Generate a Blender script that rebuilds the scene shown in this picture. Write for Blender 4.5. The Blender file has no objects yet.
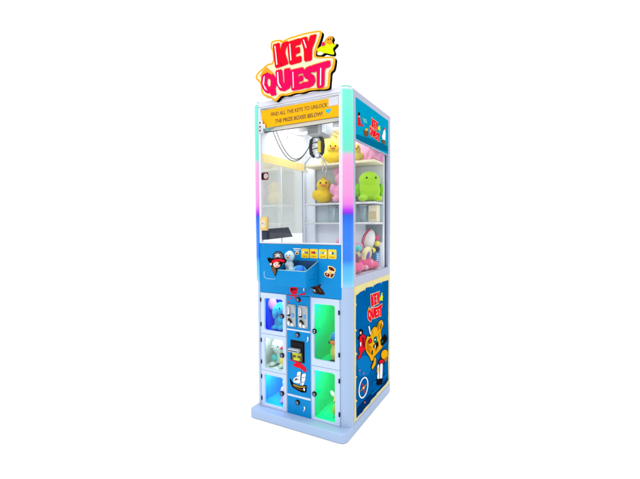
import bpy, bmesh, math, random
from mathutils import Vector, Matrix, noise
random.seed(7)
R = math.radians
SC = bpy.context.scene
COL = SC.collection

# ------------------------------------------------------------------ camera
CAM_POS = Vector((0.83146, -1.85172, 1.16350))
YAW, PITCH, ROLL = -0.49934, -0.038015, -0.005818
cd = bpy.data.cameras.new('camera')
cam = bpy.data.objects.new('camera', cd); COL.objects.link(cam)
cd.sensor_fit = 'HORIZONTAL'; cd.sensor_width = 36.0
cd.lens = 381.072 / 640 * 36.0
cd.clip_start = 0.05; cd.clip_end = 200
_c, _s, _cp, _sp = math.cos(YAW), math.sin(YAW), math.cos(PITCH), math.sin(PITCH)
_r = Vector((_c, -_s, 0)); _f = Vector((_s*_cp, _c*_cp, _sp)); _u = _r.cross(_f)
_rx = _r*math.cos(ROLL) + _u*math.sin(ROLL); _ux = _u*math.cos(ROLL) - _r*math.sin(ROLL)
cam.matrix_world = Matrix(((_rx.x, _ux.x, -_f.x, CAM_POS.x), (_rx.y, _ux.y, -_f.y, CAM_POS.y),
                           (_rx.z, _ux.z, -_f.z, CAM_POS.z), (0, 0, 0, 1)))
SC.camera = cam

# ------------------------------------------------------------------ light: white studio
W = bpy.data.worlds.new('World'); SC.world = W; W.use_nodes = True
nt = W.node_tree; nt.nodes.clear()
tc = nt.nodes.new('ShaderNodeTexCoord'); sx = nt.nodes.new('ShaderNodeSeparateXYZ')
mr = nt.nodes.new('ShaderNodeMapRange'); bg = nt.nodes.new('ShaderNodeBackground'); wo = nt.nodes.new('ShaderNodeOutputWorld')
nt.links.new(tc.outputs['Generated'], sx.inputs[0]); nt.links.new(sx.outputs['Z'], mr.inputs['Value'])
mr.inputs['From Min'].default_value = 0.15; mr.inputs['From Max'].default_value = 1.0
mr.inputs['To Min'].default_value = 1.02; mr.inputs['To Max'].default_value = 2.4
bg.inputs['Color'].default_value = (1, 1, 1, 1)
nt.links.new(mr.outputs[0], bg.inputs['Strength']); nt.links.new(bg.outputs[0], wo.inputs['Surface'])

def area_light(name, loc, target, size, energy, color=(1, 1, 1), size_y=None, parent=None):
    l = bpy.data.lights.new(name, 'AREA'); l.energy = energy; l.color = color; l.size = size
    if size_y: l.shape = 'RECTANGLE'; l.size_y = size_y
    o = bpy.data.objects.new(name, l); COL.objects.link(o)
    o.location = loc
    o.rotation_euler = (Vector(target) - Vector(loc)).to_track_quat('-Z', 'Y').to_euler()
    return o
area_light('softbox', (-0.55, -3.6, 2.5), (-0.4, 0.1, 1.0), 1.3, 34, (1.0, 0.99, 0.97))
SC.view_settings.view_transform = 'Standard'; SC.view_settings.look = 'None'
SC.view_settings.exposure = 0.0; SC.view_settings.gamma = 1.0
SC.cycles.max_bounces = 12; SC.cycles.transparent_max_bounces = 24
SC.cycles.sample_clamp_indirect = 6.0

# ------------------------------------------------------------------ materials
K = 1.55                      # studio irradiance the paints are balanced for
def lin(c):
    return tuple((v/255/12.92) if v/255 <= .04045 else ((v/255+.055)/1.055)**2.4 for v in c)
def paint(c, k=None):
    return tuple(min(.92, v/(k or K)) for v in lin(c))
MATS = {}
def mat(name, rgb, rough=.45, metal=0, var=.04, bump=0., scale=40., spec=.35, raw=False, coat=0.):
    if name in MATS: return MATS[name]
    m = bpy.data.materials.new(name); m.use_nodes = True
    n = m.node_tree; b = n.nodes['Principled BSDF']
    col = rgb if raw else paint(rgb)
    t = n.nodes.new('ShaderNodeTexCoord'); ns = n.nodes.new('ShaderNodeTexNoise')
    ns.inputs['Scale'].default_value = scale; ns.inputs['Detail'].default_value = 5
    n.links.new(t.outputs['Object'], ns.inputs['Vector'])
    rp = n.nodes.new('ShaderNodeValToRGB')
    rp.color_ramp.elements[0].position = .3; rp.color_ramp.elements[1].position = .7
    rp.color_ramp.elements[0].color = tuple(v*(1-var) for v in col) + (1,)
    rp.color_ramp.elements[1].color = tuple(min(1, v*(1+var)) for v in col) + (1,)
    n.links.new(ns.outputs['Fac'], rp.inputs[0]); n.links.new(rp.outputs[0], b.inputs['Base Color'])
    mr = n.nodes.new('ShaderNodeMapRange'); mr.inputs['To Min'].default_value = max(.02, rough-.06); mr.inputs['To Max'].default_value = rough+.06
    n2 = n.nodes.new('ShaderNodeTexNoise'); n2.inputs['Scale'].default_value = 9; n.links.new(t.outputs['Object'], n2.inputs['Vector'])
    n.links.new(n2.outputs['Fac'], mr.inputs['Value']); n.links.new(mr.outputs[0], b.inputs['Roughness'])
    b.inputs['Metallic'].default_value = metal; b.inputs['Specular IOR Level'].default_value = spec
    b.inputs['Coat Weight'].default_value = coat
    if bump:
        bp = n.nodes.new('ShaderNodeBump'); bp.inputs['Strength'].default_value = bump; bp.inputs['Distance'].default_value = .003
        n.links.new(ns.outputs['Fac'], bp.inputs['Height']); n.links.new(bp.outputs[0], b.inputs['Normal'])
    MATS[name] = m; return m
def plush_mat(name, rgb):
    m = mat(name, rgb, rough=.95, var=.14, bump=.7, scale=260, spec=.1)
    b = m.node_tree.nodes['Principled BSDF']; b.inputs['Sheen Weight'].default_value = .25
    return m
def glass(name, tint=(1, 1, 1), gloss=.06, rough=.02, fres=.22):
    m = bpy.data.materials.new(name); m.use_nodes = True; n = m.node_tree; n.nodes.clear()
    o = n.nodes.new('ShaderNodeOutputMaterial'); mx = n.nodes.new('ShaderNodeMixShader')
    tr = n.nodes.new('ShaderNodeBsdfTransparent'); gl = n.nodes.new('ShaderNodeBsdfGlossy'); fr = n.nodes.new('ShaderNodeLayerWeight')
    tr.inputs[0].default_value = tint + (1,); gl.inputs['Roughness'].default_value = rough
    fr.inputs['Blend'].default_value = .25
    ma = n.nodes.new('ShaderNodeMath'); ma.operation = 'MULTIPLY_ADD'; ma.inputs[1].default_value = fres; ma.use_clamp = True; ma.inputs[2].default_value = gloss
    n.links.new(fr.outputs['Fresnel'], ma.inputs[0]); n.links.new(ma.outputs[0], mx.inputs[0])
    n.links.new(tr.outputs[0], mx.inputs[1]); n.links.new(gl.outputs[0], mx.inputs[2]); n.links.new(mx.outputs[0], o.inputs[0])
    return m
def emit(name, rgb, strength=1.0):
    m = bpy.data.materials.new(name); m.use_nodes = True; b = m.node_tree.nodes['Principled BSDF']
    b.inputs['Base Color'].default_value = (.05, .05, .05, 1)
    b.inputs['Emission Color'].default_value = lin(rgb) + (1,); b.inputs['Emission Strength'].default_value = strength
    return m
def ramp_emit(name, stops, z0, z1, strength):
    """RGB light column: colours run along the height of the tube."""
    m = bpy.data.materials.new(name); m.use_nodes = True; n = m.node_tree; b = n.nodes['Principled BSDF']
    t = n.nodes.new('ShaderNodeTexCoord'); s = n.nodes.new('ShaderNodeSeparateXYZ'); mr = n.nodes.new('ShaderNodeMapRange'); rp = n.nodes.new('ShaderNodeValToRGB')
    n.links.new(t.outputs['Object'], s.inputs[0]); n.links.new(s.outputs['Z'], mr.inputs['Value'])
    mr.inputs['From Min'].default_value = z0; mr.inputs['From Max'].default_value = z1
    n.links.new(mr.outputs[0], rp.inputs[0])
    e = rp.color_ramp.elements
    while len(e) > 1: e.remove(e[-1])
    for i, (z, c) in enumerate(stops):
        p = (z-z0)/(z1-z0)
        el = e[0] if i == 0 else e.new(p)
        el.position = p; el.color = lin(c) + (1,)
    mb = n.nodes.new('ShaderNodeMix'); mb.data_type = 'RGBA'; mb.blend_type = 'MULTIPLY'; mb.inputs[0].default_value = 1.0; n.links.new(rp.outputs[0], mb.inputs[6]); mb.inputs[7].default_value = (.16, .16, .16, 1); n.links.new(mb.outputs[2], b.inputs['Base Color'])
    b.inputs['Roughness'].default_value = .18; b.inputs['Specular IOR Level'].default_value = .4
    n.links.new(rp.outputs[0], b.inputs['Emission Color']); b.inputs['Emission Strength'].default_value = strength
    return m

# ------------------------------------------------------------------ mesh helpers
FRONT = lambda Y: Matrix(((1, 0, 0, 0), (0, 0, -1, Y), (0, 1, 0, 0), (0, 0, 0, 1)))     # (u,v,w) -> (u, Y-w, v)
SIDE = lambda X: Matrix(((0, 0, 1, X), (1, 0, 0, 0), (0, 1, 0, 0), (0, 0, 0, 1)))       # (u,v,w) -> (X+w, u, v)
FLAT = lambda Z: Matrix(((1, 0, 0, 0), (0, 1, 0, 0), (0, 0, 1, Z), (0, 0, 0, 1)))       # (u,v,w) -> (u, v, Z+w)
ORG = {}
def rrect(u0, u1, v0, v1, r, n=6):
    r = min(r, (u1-u0)/2.01, (v1-v0)/2.01); o = []
    for cx, cy, a0 in ((u1-r, v1-r, 0), (u0+r, v1-r, 90), (u0+r, v0+r, 180), (u1-r, v0+r, 270)):
        for i in range(n+1):
            a = R(a0+90*i/n); o.append((cx+r*math.cos(a), cy+r*math.sin(a)))
    return o
def disc(u, v, r, n=24): return [(u+r*math.cos(2*math.pi*i/n), v+r*math.sin(2*math.pi*i/n)) for i in range(n)]
def rect(u0, u1, v0, v1): return [(u0, v0), (u1, v0), (u1, v1), (u0, v1)]
class MB:
    def __init__(s): s.v, s.f, s.mi, s.mats = [], [], [], []
    def slot(s, m):
        if m not in s.mats: s.mats.append(m)
        return s.mats.index(m)
    def add(s, verts, faces, m):
        b = len(s.v); k = s.slot(m)
        s.v += [tuple(p) for p in verts]; s.f += [tuple(i+b for i in f) for f in faces]; s.mi += [k]*len(faces); return s
    def add_bm(s, bm, m, M=None):
        bm.verts.ensure_lookup_table()
        vs = [(M @ v.co) if M else v.co.copy() for v in bm.verts]
        for i, v in enumerate(bm.verts): v.index = i
        s.add(vs, [[v.index for v in f.verts] for f in bm.faces], m); bm.free(); return s
    def box(s, x0, x1, y0, y1, z0, z1, m, bev=.002, seg=2, M=None):
        bm = bmesh.new(); bmesh.ops.create_cube(bm, size=1)
        for v in bm.verts:
            v.co = Vector((x0+(v.co.x+.5)*(x1-x0), y0+(v.co.y+.5)*(y1-y0), z0+(v.co.z+.5)*(z1-z0)))
        if bev: bmesh.ops.bevel(bm, geom=bm.edges[:], offset=min(bev, .45*min(x1-x0, y1-y0, z1-z0)), segments=seg, profile=.6, affect='EDGES')
        return s.add_bm(bm, m, M)
    def plate(s, outlines, plane, thick, m, bev=0.):
        """flat sheet with holes: outlines in the plane, from w=0 to w=thick"""
        cu = bpy.data.curves.new('tmp', 'CURVE'); cu.dimensions = '2D'; cu.fill_mode = 'BOTH'
        for o in outlines:
            sp = cu.splines.new('POLY'); sp.points.add(len(o)-1); sp.use_cyclic_u = True
            for p, q in zip(sp.points, o): p.co = (q[0], q[1], 0, 1)
        cu.extrude = max(0, thick/2-bev); cu.bevel_depth = bev; cu.bevel_resolution = 2; cu.offset = -bev
        return s._curve(cu, plane @ Matrix.Translation((0, 0, thick/2)), m)
    def _curve(s, cu, M, m):
        ob = bpy.data.objects.new('tmp', cu); COL.objects.link(ob)
        dg = bpy.context.evaluated_depsgraph_get(); me = bpy.data.meshes.new_from_object(ob.evaluated_get(dg))
        bm = bmesh.new(); bm.from_mesh(me); bmesh.ops.remove_doubles(bm, verts=bm.verts[:], dist=1e-6)
        bmesh.ops.recalc_face_normals(bm, faces=bm.faces[:])
        bpy.data.objects.remove(ob); bpy.data.curves.remove(cu); bpy.data.meshes.remove(me)
        return s.add_bm(bm, m, M)
    def text(s, body, u, v, size, plane, m, w=None, thick=.0006, align='CENTER', bold=0., shear=0.):
        cu = bpy.data.curves.new('tmp', 'FONT'); cu.body = body; cu.size = size; cu.align_x = align; cu.align_y = 'CENTER'
        cu.extrude = thick/2; cu.offset = bold; cu.shear = shear
        M = plane @ Matrix.Translation((u, v, thick/2))
        if w:
            ob = bpy.data.objects.new('tmp2', cu); COL.objects.link(ob); bpy.context.view_layer.update()
            dx = ob.dimensions.x; bpy.data.objects.remove(ob)
            M = M @ Matrix.Scale(w/max(dx, 1e-4), 4, (1, 0, 0))
        return s._curve(cu, M, m)
    def prism(s, outline, z0, z1, m, bev_top=0., seg=3):
        bm = bmesh.new(); vs = [bm.verts.new((p[0], p[1], z0)) for p in outline]
        f = bm.faces.new(vs); r = bmesh.ops.extrude_face_region(bm, geom=[f])
        top = [g for g in r['geom'] if isinstance(g, bmesh.types.BMVert)]
        for v in top: v.co.z = z1
        bmesh.ops.recalc_face_normals(bm, faces=bm.faces[:])
        if bev_top:
            es = [e for e in bm.edges if all(abs(v.co.z-z1) < 1e-6 for v in e.verts)]
            bmesh.ops.bevel(bm, geom=es, offset=bev_top, segments=seg, profile=.5, affect='EDGES')
        return s.add_bm(bm, m)
    def cyl(s, c, axis, r, h, m, r2=None, seg=28, bev=0.):
        bm = bmesh.new(); bmesh.ops.create_cone(bm, cap_ends=True, segments=seg, radius1=r, radius2=r if r2 is None else r2, depth=h)
        if bev:
            es = [e for e in bm.edges if len(e.link_faces) == 2 and any(len(f.verts) > 4 for f in e.link_faces)]
            bmesh.ops.bevel(bm, geom=es, offset=bev, segments=2, profile=.5, affect='EDGES')
        M = Matrix.Translation(Vector(c)) @ Vector(axis).to_track_quat('Z', 'Y').to_matrix().to_4x4()
        return s.add_bm(bm, m, M)
    def ell(s, c, rad, m, rot=(0, 0, 0), u=20, v=14):
        bm = bmesh.new(); bmesh.ops.create_uvsphere(bm, u_segments=u, v_segments=v, radius=1)
        from mathutils import Euler
        M = Matrix.Translation(Vector(c)) @ Euler(rot).to_matrix().to_4x4() @ Matrix.Diagonal(Vector((rad[0], rad[1], rad[2], 1)))
        return s.add_bm(bm, m, M)
    def tube(s, pts, r, m, seg=8):
        pts = [Vector(p) for p in pts]; vs = []; fs = []; up = Vector((.13, .21, .97)).normalized()
        n = len(pts)
        for i, p in enumerate(pts):
            t = (pts[min(i+1, n-1)]-pts[max(i-1, 0)]).normalized()
            a = t.cross(up)
            if a.length < .05: a = t.cross(Vector((1, 0, 0)))
            a.normalize(); b = t.cross(a); rr = r[i] if isinstance(r, (list, tuple)) else r
            for k in range(seg):
                q = 2*math.pi*k/seg; vs.append(p+a*rr*math.cos(q)+b*rr*math.sin(q))
        for i in range(n-1):
            for k in range(seg):
                fs.append((i*seg+k, i*seg+(k+1) % seg, (i+1)*seg+(k+1) % seg, (i+1)*seg+k))
        fs.append(tuple(range(seg))[::-1]); fs.append(tuple((n-1)*seg+k for k in range(seg)))
        return s.add(vs, fs, m)
    def build(s, name, parent=None, origin=None, sharp=35):
        if origin is None: origin = ORG.get(parent.name, Vector()) if parent else Vector()
        origin = Vector(origin)
        me = bpy.data.meshes.new(name); me.from_pydata([tuple(Vector(p)-origin) for p in s.v], [], s.f)
        for m in s.mats: me.materials.append(m)
        for p, k in zip(me.polygons, s.mi): p.material_index = k; p.use_smooth = True
        me.update(); me.set_sharp_from_angle(angle=R(sharp))
        o = bpy.data.objects.new(name, me); COL.objects.link(o); ORG[o.name] = origin
        if parent: o.parent = parent; o.location = origin-ORG[parent.name]
        else: o.location = origin
        return o
def one(name, parent, fn, **k):
    b = MB(); fn(b); return b.build(name, parent, **k)
def tag(o, label, cat, group=None, kind=None):
    o['label'] = label; o['category'] = cat
    if group: o['group'] = group
    if kind: o['kind'] = kind
    return o
def soft(name, ells, m, origin, parent=None, voxel=.006):
    """one continuous stuffed body grown from overlapping rounded volumes"""
    b = MB()
    for e in ells: b.ell(e[:3], e[3:6], m, rot=e[6] if len(e) > 6 else (0, 0, 0), u=24, v=16)
    o = b.build('tmp_soft', None, origin=(0, 0, 0))
    md = o.modifiers.new('r', 'REMESH'); md.mode = 'VOXEL'; md.voxel_size = voxel
    ms = o.modifiers.new('s', 'SMOOTH'); ms.iterations = 6; ms.factor = .5
    dg = bpy.context.evaluated_depsgraph_get(); me = bpy.data.meshes.new_from_object(o.evaluated_get(dg))
    c = MB(); vs = []
    for v in me.vertices:
        p = v.co.copy(); p += v.normal*(.0020*noise.noise(p*110)+.0022*noise.noise(p*38)); vs.append(p)
    c.add(vs, [tuple(p.vertices) for p in me.polygons], m)
    bpy.data.objects.remove(o); bpy.data.meshes.remove(me)
    return c.build(name, parent, origin=origin, sharp=80)

# ------------------------------------------------------------------ outlines of the printed artwork, in metres on their own panels
SIGN_BACK = [[[-0.4694,2.2167],[-0.4519,2.2172],[-0.4381,2.2162],[-0.414,2.2128],[-0.4045,2.2095],[-0.3998,2.2028],[-0.3908,2.2022],[-0.3685,2.2069],[-0.3511,2.2089],[-0.3214,2.21],[-0.2963,2.2104],[-0.2514,2.2103],[-0.2198,2.2086],[-0.1703,2.2034],[-0.1514,2.1987],[-0.1436,2.19],[-0.1439,2.1791],[-0.1525,2.155],[-0.1589,2.1399],[-0.1695,2.1187],[-0.1746,2.1066],[-0.1797,2.0919],[-0.1812,2.0831],[-0.1806,2.0713],[-0.1713,2.0654],[-0.1438,2.0596],[-0.1247,2.0562],[-0.0949,2.052],[-0.081,2.0476],[-0.0687,2.0388],[-0.0652,2.03],[-0.0671,2.0124],[-0.0693,2.0008],[-0.0741,1.9836],[-0.0792,1.976],[-0.0898,1.9703],[-0.094,1.9607],[-0.0959,1.9377],[-0.0974,1.9214],[-0.0999,1.8958],[-0.1062,1.8868],[-0.1224,1.8854],[-0.1354,1.8862],[-0.1585,1.8902],[-0.1786,1.8925],[-0.216,1.8952],[-0.2371,1.8952],[-0.2626,1.8925],[-0.2798,1.8927],[-0.3059,1.896],[-0.3245,1.896],[-0.3545,1.8927],[-0.3735,1.8931],[-0.4006,1.8976],[-0.4137,1.8954],[-0.4255,1.8844],[-0.4325,1.879],[-0.4416,1.8736],[-0.4493,1.8741],[-0.4632,1.8808],[-0.4714,1.8859],[-0.4819,1.8945],[-0.4948,1.9011],[-0.5233,1.9127],[-0.5364,1.9216],[-0.5471,1.9366],[-0.5513,1.9485],[-0.5532,1.9691],[-0.5547,1.9799],[-0.5575,1.992],[-0.5647,2.0019],[-0.5835,2.0199],[-0.5893,2.0306],[-0.5876,2.0448],[-0.5818,2.0534],[-0.5662,2.0649],[-0.5561,2.0706],[-0.5415,2.0763],[-0.5305,2.0818],[-0.5124,2.0924],[-0.4979,2.0955],[-0.4724,2.0943],[-0.4645,2.1068],[-0.4661,2.1455],[-0.4696,2.1631],[-0.4786,2.1775],[-0.4803,2.1892],[-0.4765,2.2098]]]
SIGN_CREAM = [[-0.4606,2.2052],[-0.4486,2.2055],[-0.4361,2.2047],[-0.4144,2.2017],[-0.4124,2.201],[-0.406,2.192],[-0.3862,2.1907],[-0.3628,2.1957],[-0.3465,2.1976],[-0.3175,2.1987],[-0.2928,2.1992],[-0.2483,2.1992],[-0.2175,2.1976],[-0.1694,2.1926],[-0.1565,2.1895],[-0.1558,2.1887],[-0.156,2.1836],[-0.1642,2.1608],[-0.1704,2.1461],[-0.181,2.1248],[-0.1864,2.1123],[-0.1918,2.0966],[-0.1936,2.0862],[-0.1927,2.0671],[-0.1741,2.0555],[-0.1436,2.0491],[-0.1241,2.0457],[-0.0952,2.0416],[-0.0848,2.0384],[-0.0782,2.0337],[-0.0771,2.031],[-0.0787,2.016],[-0.0808,2.0051],[-0.0852,1.9894],[-0.0885,1.9845],[-0.0999,1.9784],[-0.1058,1.9651],[-0.1078,1.9406],[-0.1093,1.9244],[-0.1116,1.9008],[-0.1143,1.897],[-0.1248,1.8961],[-0.1361,1.8969],[-0.1589,1.9009],[-0.1797,1.9032],[-0.2179,1.9061],[-0.2402,1.9062],[-0.2657,1.9036],[-0.2813,1.9038],[-0.3074,1.9071],[-0.3278,1.9072],[-0.3576,1.904],[-0.3746,1.9044],[-0.4032,1.9092],[-0.4223,1.9061],[-0.4363,1.8932],[-0.4424,1.8884],[-0.4476,1.8854],[-0.4473,1.8854],[-0.457,1.8901],[-0.4633,1.8941],[-0.4744,1.9031],[-0.4897,1.911],[-0.5171,1.9222],[-0.5259,1.9282],[-0.5338,1.9393],[-0.537,1.9483],[-0.5387,1.9677],[-0.5404,1.9792],[-0.5437,1.994],[-0.5533,2.0073],[-0.5713,2.0245],[-0.5743,2.03],[-0.5732,2.0391],[-0.5694,2.0448],[-0.5556,2.0549],[-0.5467,2.06],[-0.5324,2.0656],[-0.5208,2.0715],[-0.504,2.0814],[-0.4933,2.0838],[-0.4627,2.0823],[-0.4505,2.1017],[-0.4522,2.1437],[-0.4563,2.1642],[-0.465,2.1782],[-0.4662,2.186],[-0.4631,2.2027]]
STAR_BACK = [[-0.1193,2.1524],[-0.1091,2.1588],[-0.1019,2.1596],[-0.0868,2.156],[-0.0812,2.1522],[-0.0762,2.1422],[-0.0763,2.1373],[-0.0813,2.1297],[-0.0817,2.1251],[-0.078,2.1166],[-0.072,2.113],[-0.0546,2.109],[-0.0525,2.1055],[-0.0625,2.0968],[-0.0674,2.093],[-0.0749,2.0881],[-0.0753,2.0823],[-0.0691,2.0666],[-0.0688,2.0604],[-0.0739,2.0538],[-0.0806,2.054],[-0.0994,2.0613],[-0.1087,2.0652],[-0.1227,2.0716],[-0.1308,2.0718],[-0.1457,2.066],[-0.1548,2.0658],[-0.1724,2.0706],[-0.177,2.0761],[-0.1755,2.0904],[-0.1773,2.0971],[-0.1852,2.1068],[-0.1833,2.1105],[-0.1688,2.114],[-0.1615,2.1164],[-0.1497,2.1216],[-0.1443,2.1257],[-0.1365,2.1351],[-0.1321,2.14],[-0.1243,2.1482]]
STAR = [['limeyellow',[[-0.1164,2.1493],[-0.1069,2.1553],[-0.1012,2.156],[-0.0878,2.1528],[-0.0841,2.1503],[-0.0801,2.1423],[-0.0802,2.139],[-0.0852,2.1315],[-0.0857,2.1254],[-0.0809,2.1146],[-0.0728,2.1098],[-0.0568,2.1061],[-0.0572,2.1069],[-0.0655,2.0997],[-0.0703,2.096],[-0.0788,2.0904],[-0.0793,2.0826],[-0.073,2.0668],[-0.0728,2.0621],[-0.0764,2.0574],[-0.0806,2.0575],[-0.0986,2.0645],[-0.1077,2.0684],[-0.1226,2.0751],[-0.1324,2.0754],[-0.1474,2.0696],[-0.1552,2.0694],[-0.1704,2.0736],[-0.1727,2.0764],[-0.1714,2.0898],[-0.1736,2.098],[-0.1804,2.1064],[-0.18,2.1073],[-0.1668,2.1105],[-0.1591,2.1131],[-0.147,2.1185],[-0.141,2.1229],[-0.1331,2.1325],[-0.1287,2.1374],[-0.1212,2.1454]]],['orange',[[-0.1182,2.1479],[-0.1052,2.1569],[-0.0855,2.1522],[-0.0797,2.1406],[-0.0866,2.1301],[-0.0789,2.1146],[-0.0995,2.1142],[-0.1163,2.1249],[-0.1263,2.1359]]],['hotpink',[[-0.1484,2.1305],[-0.1343,2.136],[-0.1223,2.1246],[-0.1284,2.1138],[-0.1445,2.1157]]],['white',[[-0.1732,2.0852],[-0.1528,2.0878],[-0.1347,2.0768],[-0.1428,2.0681],[-0.1691,2.0738]]],['black',[[-0.1014,2.1387],[-0.1015,2.1377],[-0.102,2.1368],[-0.1026,2.1362],[-0.1034,2.1359],[-0.1044,2.136],[-0.1053,2.1364],[-0.1061,2.1371],[-0.1068,2.138],[-0.1072,2.139],[-0.1073,2.1401],[-0.1072,2.1412],[-0.1067,2.142],[-0.1061,2.1426],[-0.1052,2.1429],[-0.1043,2.1429],[-0.1034,2.1425],[-0.1026,2.1418],[-0.1019,2.1409],[-0.1015,2.1398]]],['black',[[-0.0876,2.1372],[-0.0877,2.1362],[-0.0882,2.1354],[-0.0888,2.1347],[-0.0896,2.1345],[-0.0905,2.1345],[-0.0915,2.1349],[-0.0923,2.1356],[-0.0929,2.1365],[-0.0933,2.1375],[-0.0935,2.1386],[-0.0933,2.1397],[-0.0929,2.1405],[-0.0922,2.1411],[-0.0914,2.1414],[-0.0905,2.1414],[-0.0896,2.141],[-0.0888,2.1403],[-0.0881,2.1394],[-0.0877,2.1383]]]]
LET = {'K':[[-0.4522,2.1902],[-0.416,2.1912],[-0.4101,2.1859],[-0.4084,2.1512],[-0.4065,2.1504],[-0.396,2.1804],[-0.3892,2.1854],[-0.3568,2.1877],[-0.3547,2.1813],[-0.3737,2.1381],[-0.3737,2.1229],[-0.3547,2.0706],[-0.3573,2.0617],[-0.3929,2.0576],[-0.4002,2.0629],[-0.4106,2.1003],[-0.41,2.1003],[-0.3954,2.0631],[-0.3988,2.0569],[-0.4358,2.055],[-0.4429,2.0622],[-0.4503,2.1095],[-0.4522,2.1257],[-0.4571,2.1813]],'E':[[-0.3494,2.182],[-0.2824,2.1842],[-0.2719,2.1805],[-0.2716,2.1547],[-0.276,2.1504],[-0.3045,2.1494],[-0.3089,2.1479],[-0.3084,2.1394],[-0.3047,2.1382],[-0.2815,2.1391],[-0.2777,2.1354],[-0.2763,2.1106],[-0.2795,2.1065],[-0.3015,2.1052],[-0.3048,2.1028],[-0.3036,2.0892],[-0.2992,2.0873],[-0.2728,2.0884],[-0.2684,2.0846],[-0.2671,2.0591],[-0.2762,2.0548],[-0.336,2.0526],[-0.3466,2.0598],[-0.3528,2.1072],[-0.3545,2.1228],[-0.3594,2.1736]],'Y':[[-0.2677,2.1821],[-0.2357,2.182],[-0.2298,2.1779],[-0.2242,2.152],[-0.2221,2.152],[-0.2143,2.178],[-0.208,2.1819],[-0.1756,2.1811],[-0.1724,2.176],[-0.1841,2.1443],[-0.1877,2.136],[-0.1986,2.1155],[-0.2005,2.1048],[-0.2017,2.0578],[-0.2075,2.0504],[-0.2438,2.0511],[-0.2498,2.0587],[-0.2514,2.1065],[-0.2528,2.1181],[-0.2605,2.1439],[-0.2631,2.152],[-0.2715,2.178]],'Q':[[-0.4917,2.0436],[-0.4662,2.0338],[-0.4596,2.029],[-0.4431,2.0083],[-0.4396,2.0006],[-0.4343,1.9729],[-0.4346,1.9653],[-0.4419,1.9452],[-0.4422,1.9374],[-0.4366,1.9085],[-0.4398,1.904],[-0.4655,1.9041],[-0.471,1.9062],[-0.4801,1.9197],[-0.4844,1.9223],[-0.5027,1.9254],[-0.5086,1.929],[-0.528,1.9488],[-0.5325,1.9562],[-0.5419,1.9835],[-0.543,1.9921],[-0.5407,2.0189],[-0.5383,2.0253],[-0.5256,2.0395],[-0.5202,2.0421],[-0.499,2.0448]],'U':[[-0.4357,2.0407],[-0.4001,2.0404],[-0.394,2.0321],[-0.3907,1.9798],[-0.3895,1.9699],[-0.3853,1.9591],[-0.3841,1.9583],[-0.3807,1.9642],[-0.3804,1.974],[-0.3825,2.0301],[-0.3774,2.0386],[-0.3437,2.0368],[-0.3378,2.0278],[-0.3338,1.9727],[-0.3345,1.9598],[-0.3429,1.9327],[-0.3485,1.9269],[-0.3755,1.9172],[-0.3838,1.9169],[-0.4094,1.9246],[-0.4157,1.9297],[-0.4302,1.9538],[-0.4335,1.9676],[-0.4403,2.0308]],'E2':[[-0.328,2.0244],[-0.264,2.0243],[-0.2539,2.0205],[-0.2527,1.9966],[-0.2572,1.9926],[-0.2872,1.9915],[-0.2919,1.9901],[-0.2913,1.9824],[-0.2873,1.9812],[-0.2626,1.982],[-0.2586,1.9784],[-0.2573,1.9551],[-0.2608,1.9512],[-0.2842,1.95],[-0.2877,1.9484],[-0.2866,1.9391],[-0.2822,1.9379],[-0.2558,1.9392],[-0.2515,1.9356],[-0.2502,1.9112],[-0.2599,1.9075],[-0.3231,1.9088],[-0.3337,1.9157],[-0.3361,1.9582],[-0.3367,1.972],[-0.338,2.0172]],'S':[[-0.1825,2.0123],[-0.1793,1.9868],[-0.1823,1.9834],[-0.204,1.9876],[-0.208,1.9881],[-0.2114,1.987],[-0.2116,1.9861],[-0.2092,1.9816],[-0.2063,1.9791],[-0.1901,1.9676],[-0.1867,1.9625],[-0.1814,1.9413],[-0.182,1.9353],[-0.1911,1.9185],[-0.196,1.9148],[-0.2181,1.9081],[-0.2261,1.9076],[-0.2547,1.9109],[-0.2596,1.9152],[-0.2618,1.9396],[-0.2583,1.943],[-0.2343,1.9402],[-0.2296,1.9403],[-0.2233,1.9436],[-0.2226,1.9448],[-0.2242,1.9494],[-0.2269,1.9516],[-0.2424,1.961],[-0.2463,1.9648],[-0.2557,1.9795],[-0.2569,1.9846],[-0.2548,2.0018],[-0.2519,2.0062],[-0.2356,2.0168],[-0.2302,2.0188],[-0.2126,2.0213],[-0.2066,2.021],[-0.1862,2.0169]],'T':[[-0.1943,2.0225],[-0.1041,2.0265],[-0.0901,2.023],[-0.0899,1.9968],[-0.0939,1.9925],[-0.1196,1.9916],[-0.124,1.9799],[-0.126,1.9065],[-0.1317,1.8947],[-0.1661,1.894],[-0.1715,1.9053],[-0.1709,1.9777],[-0.1747,1.989],[-0.1994,1.9882],[-0.204,1.9922],[-0.2083,2.0178]]}
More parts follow.
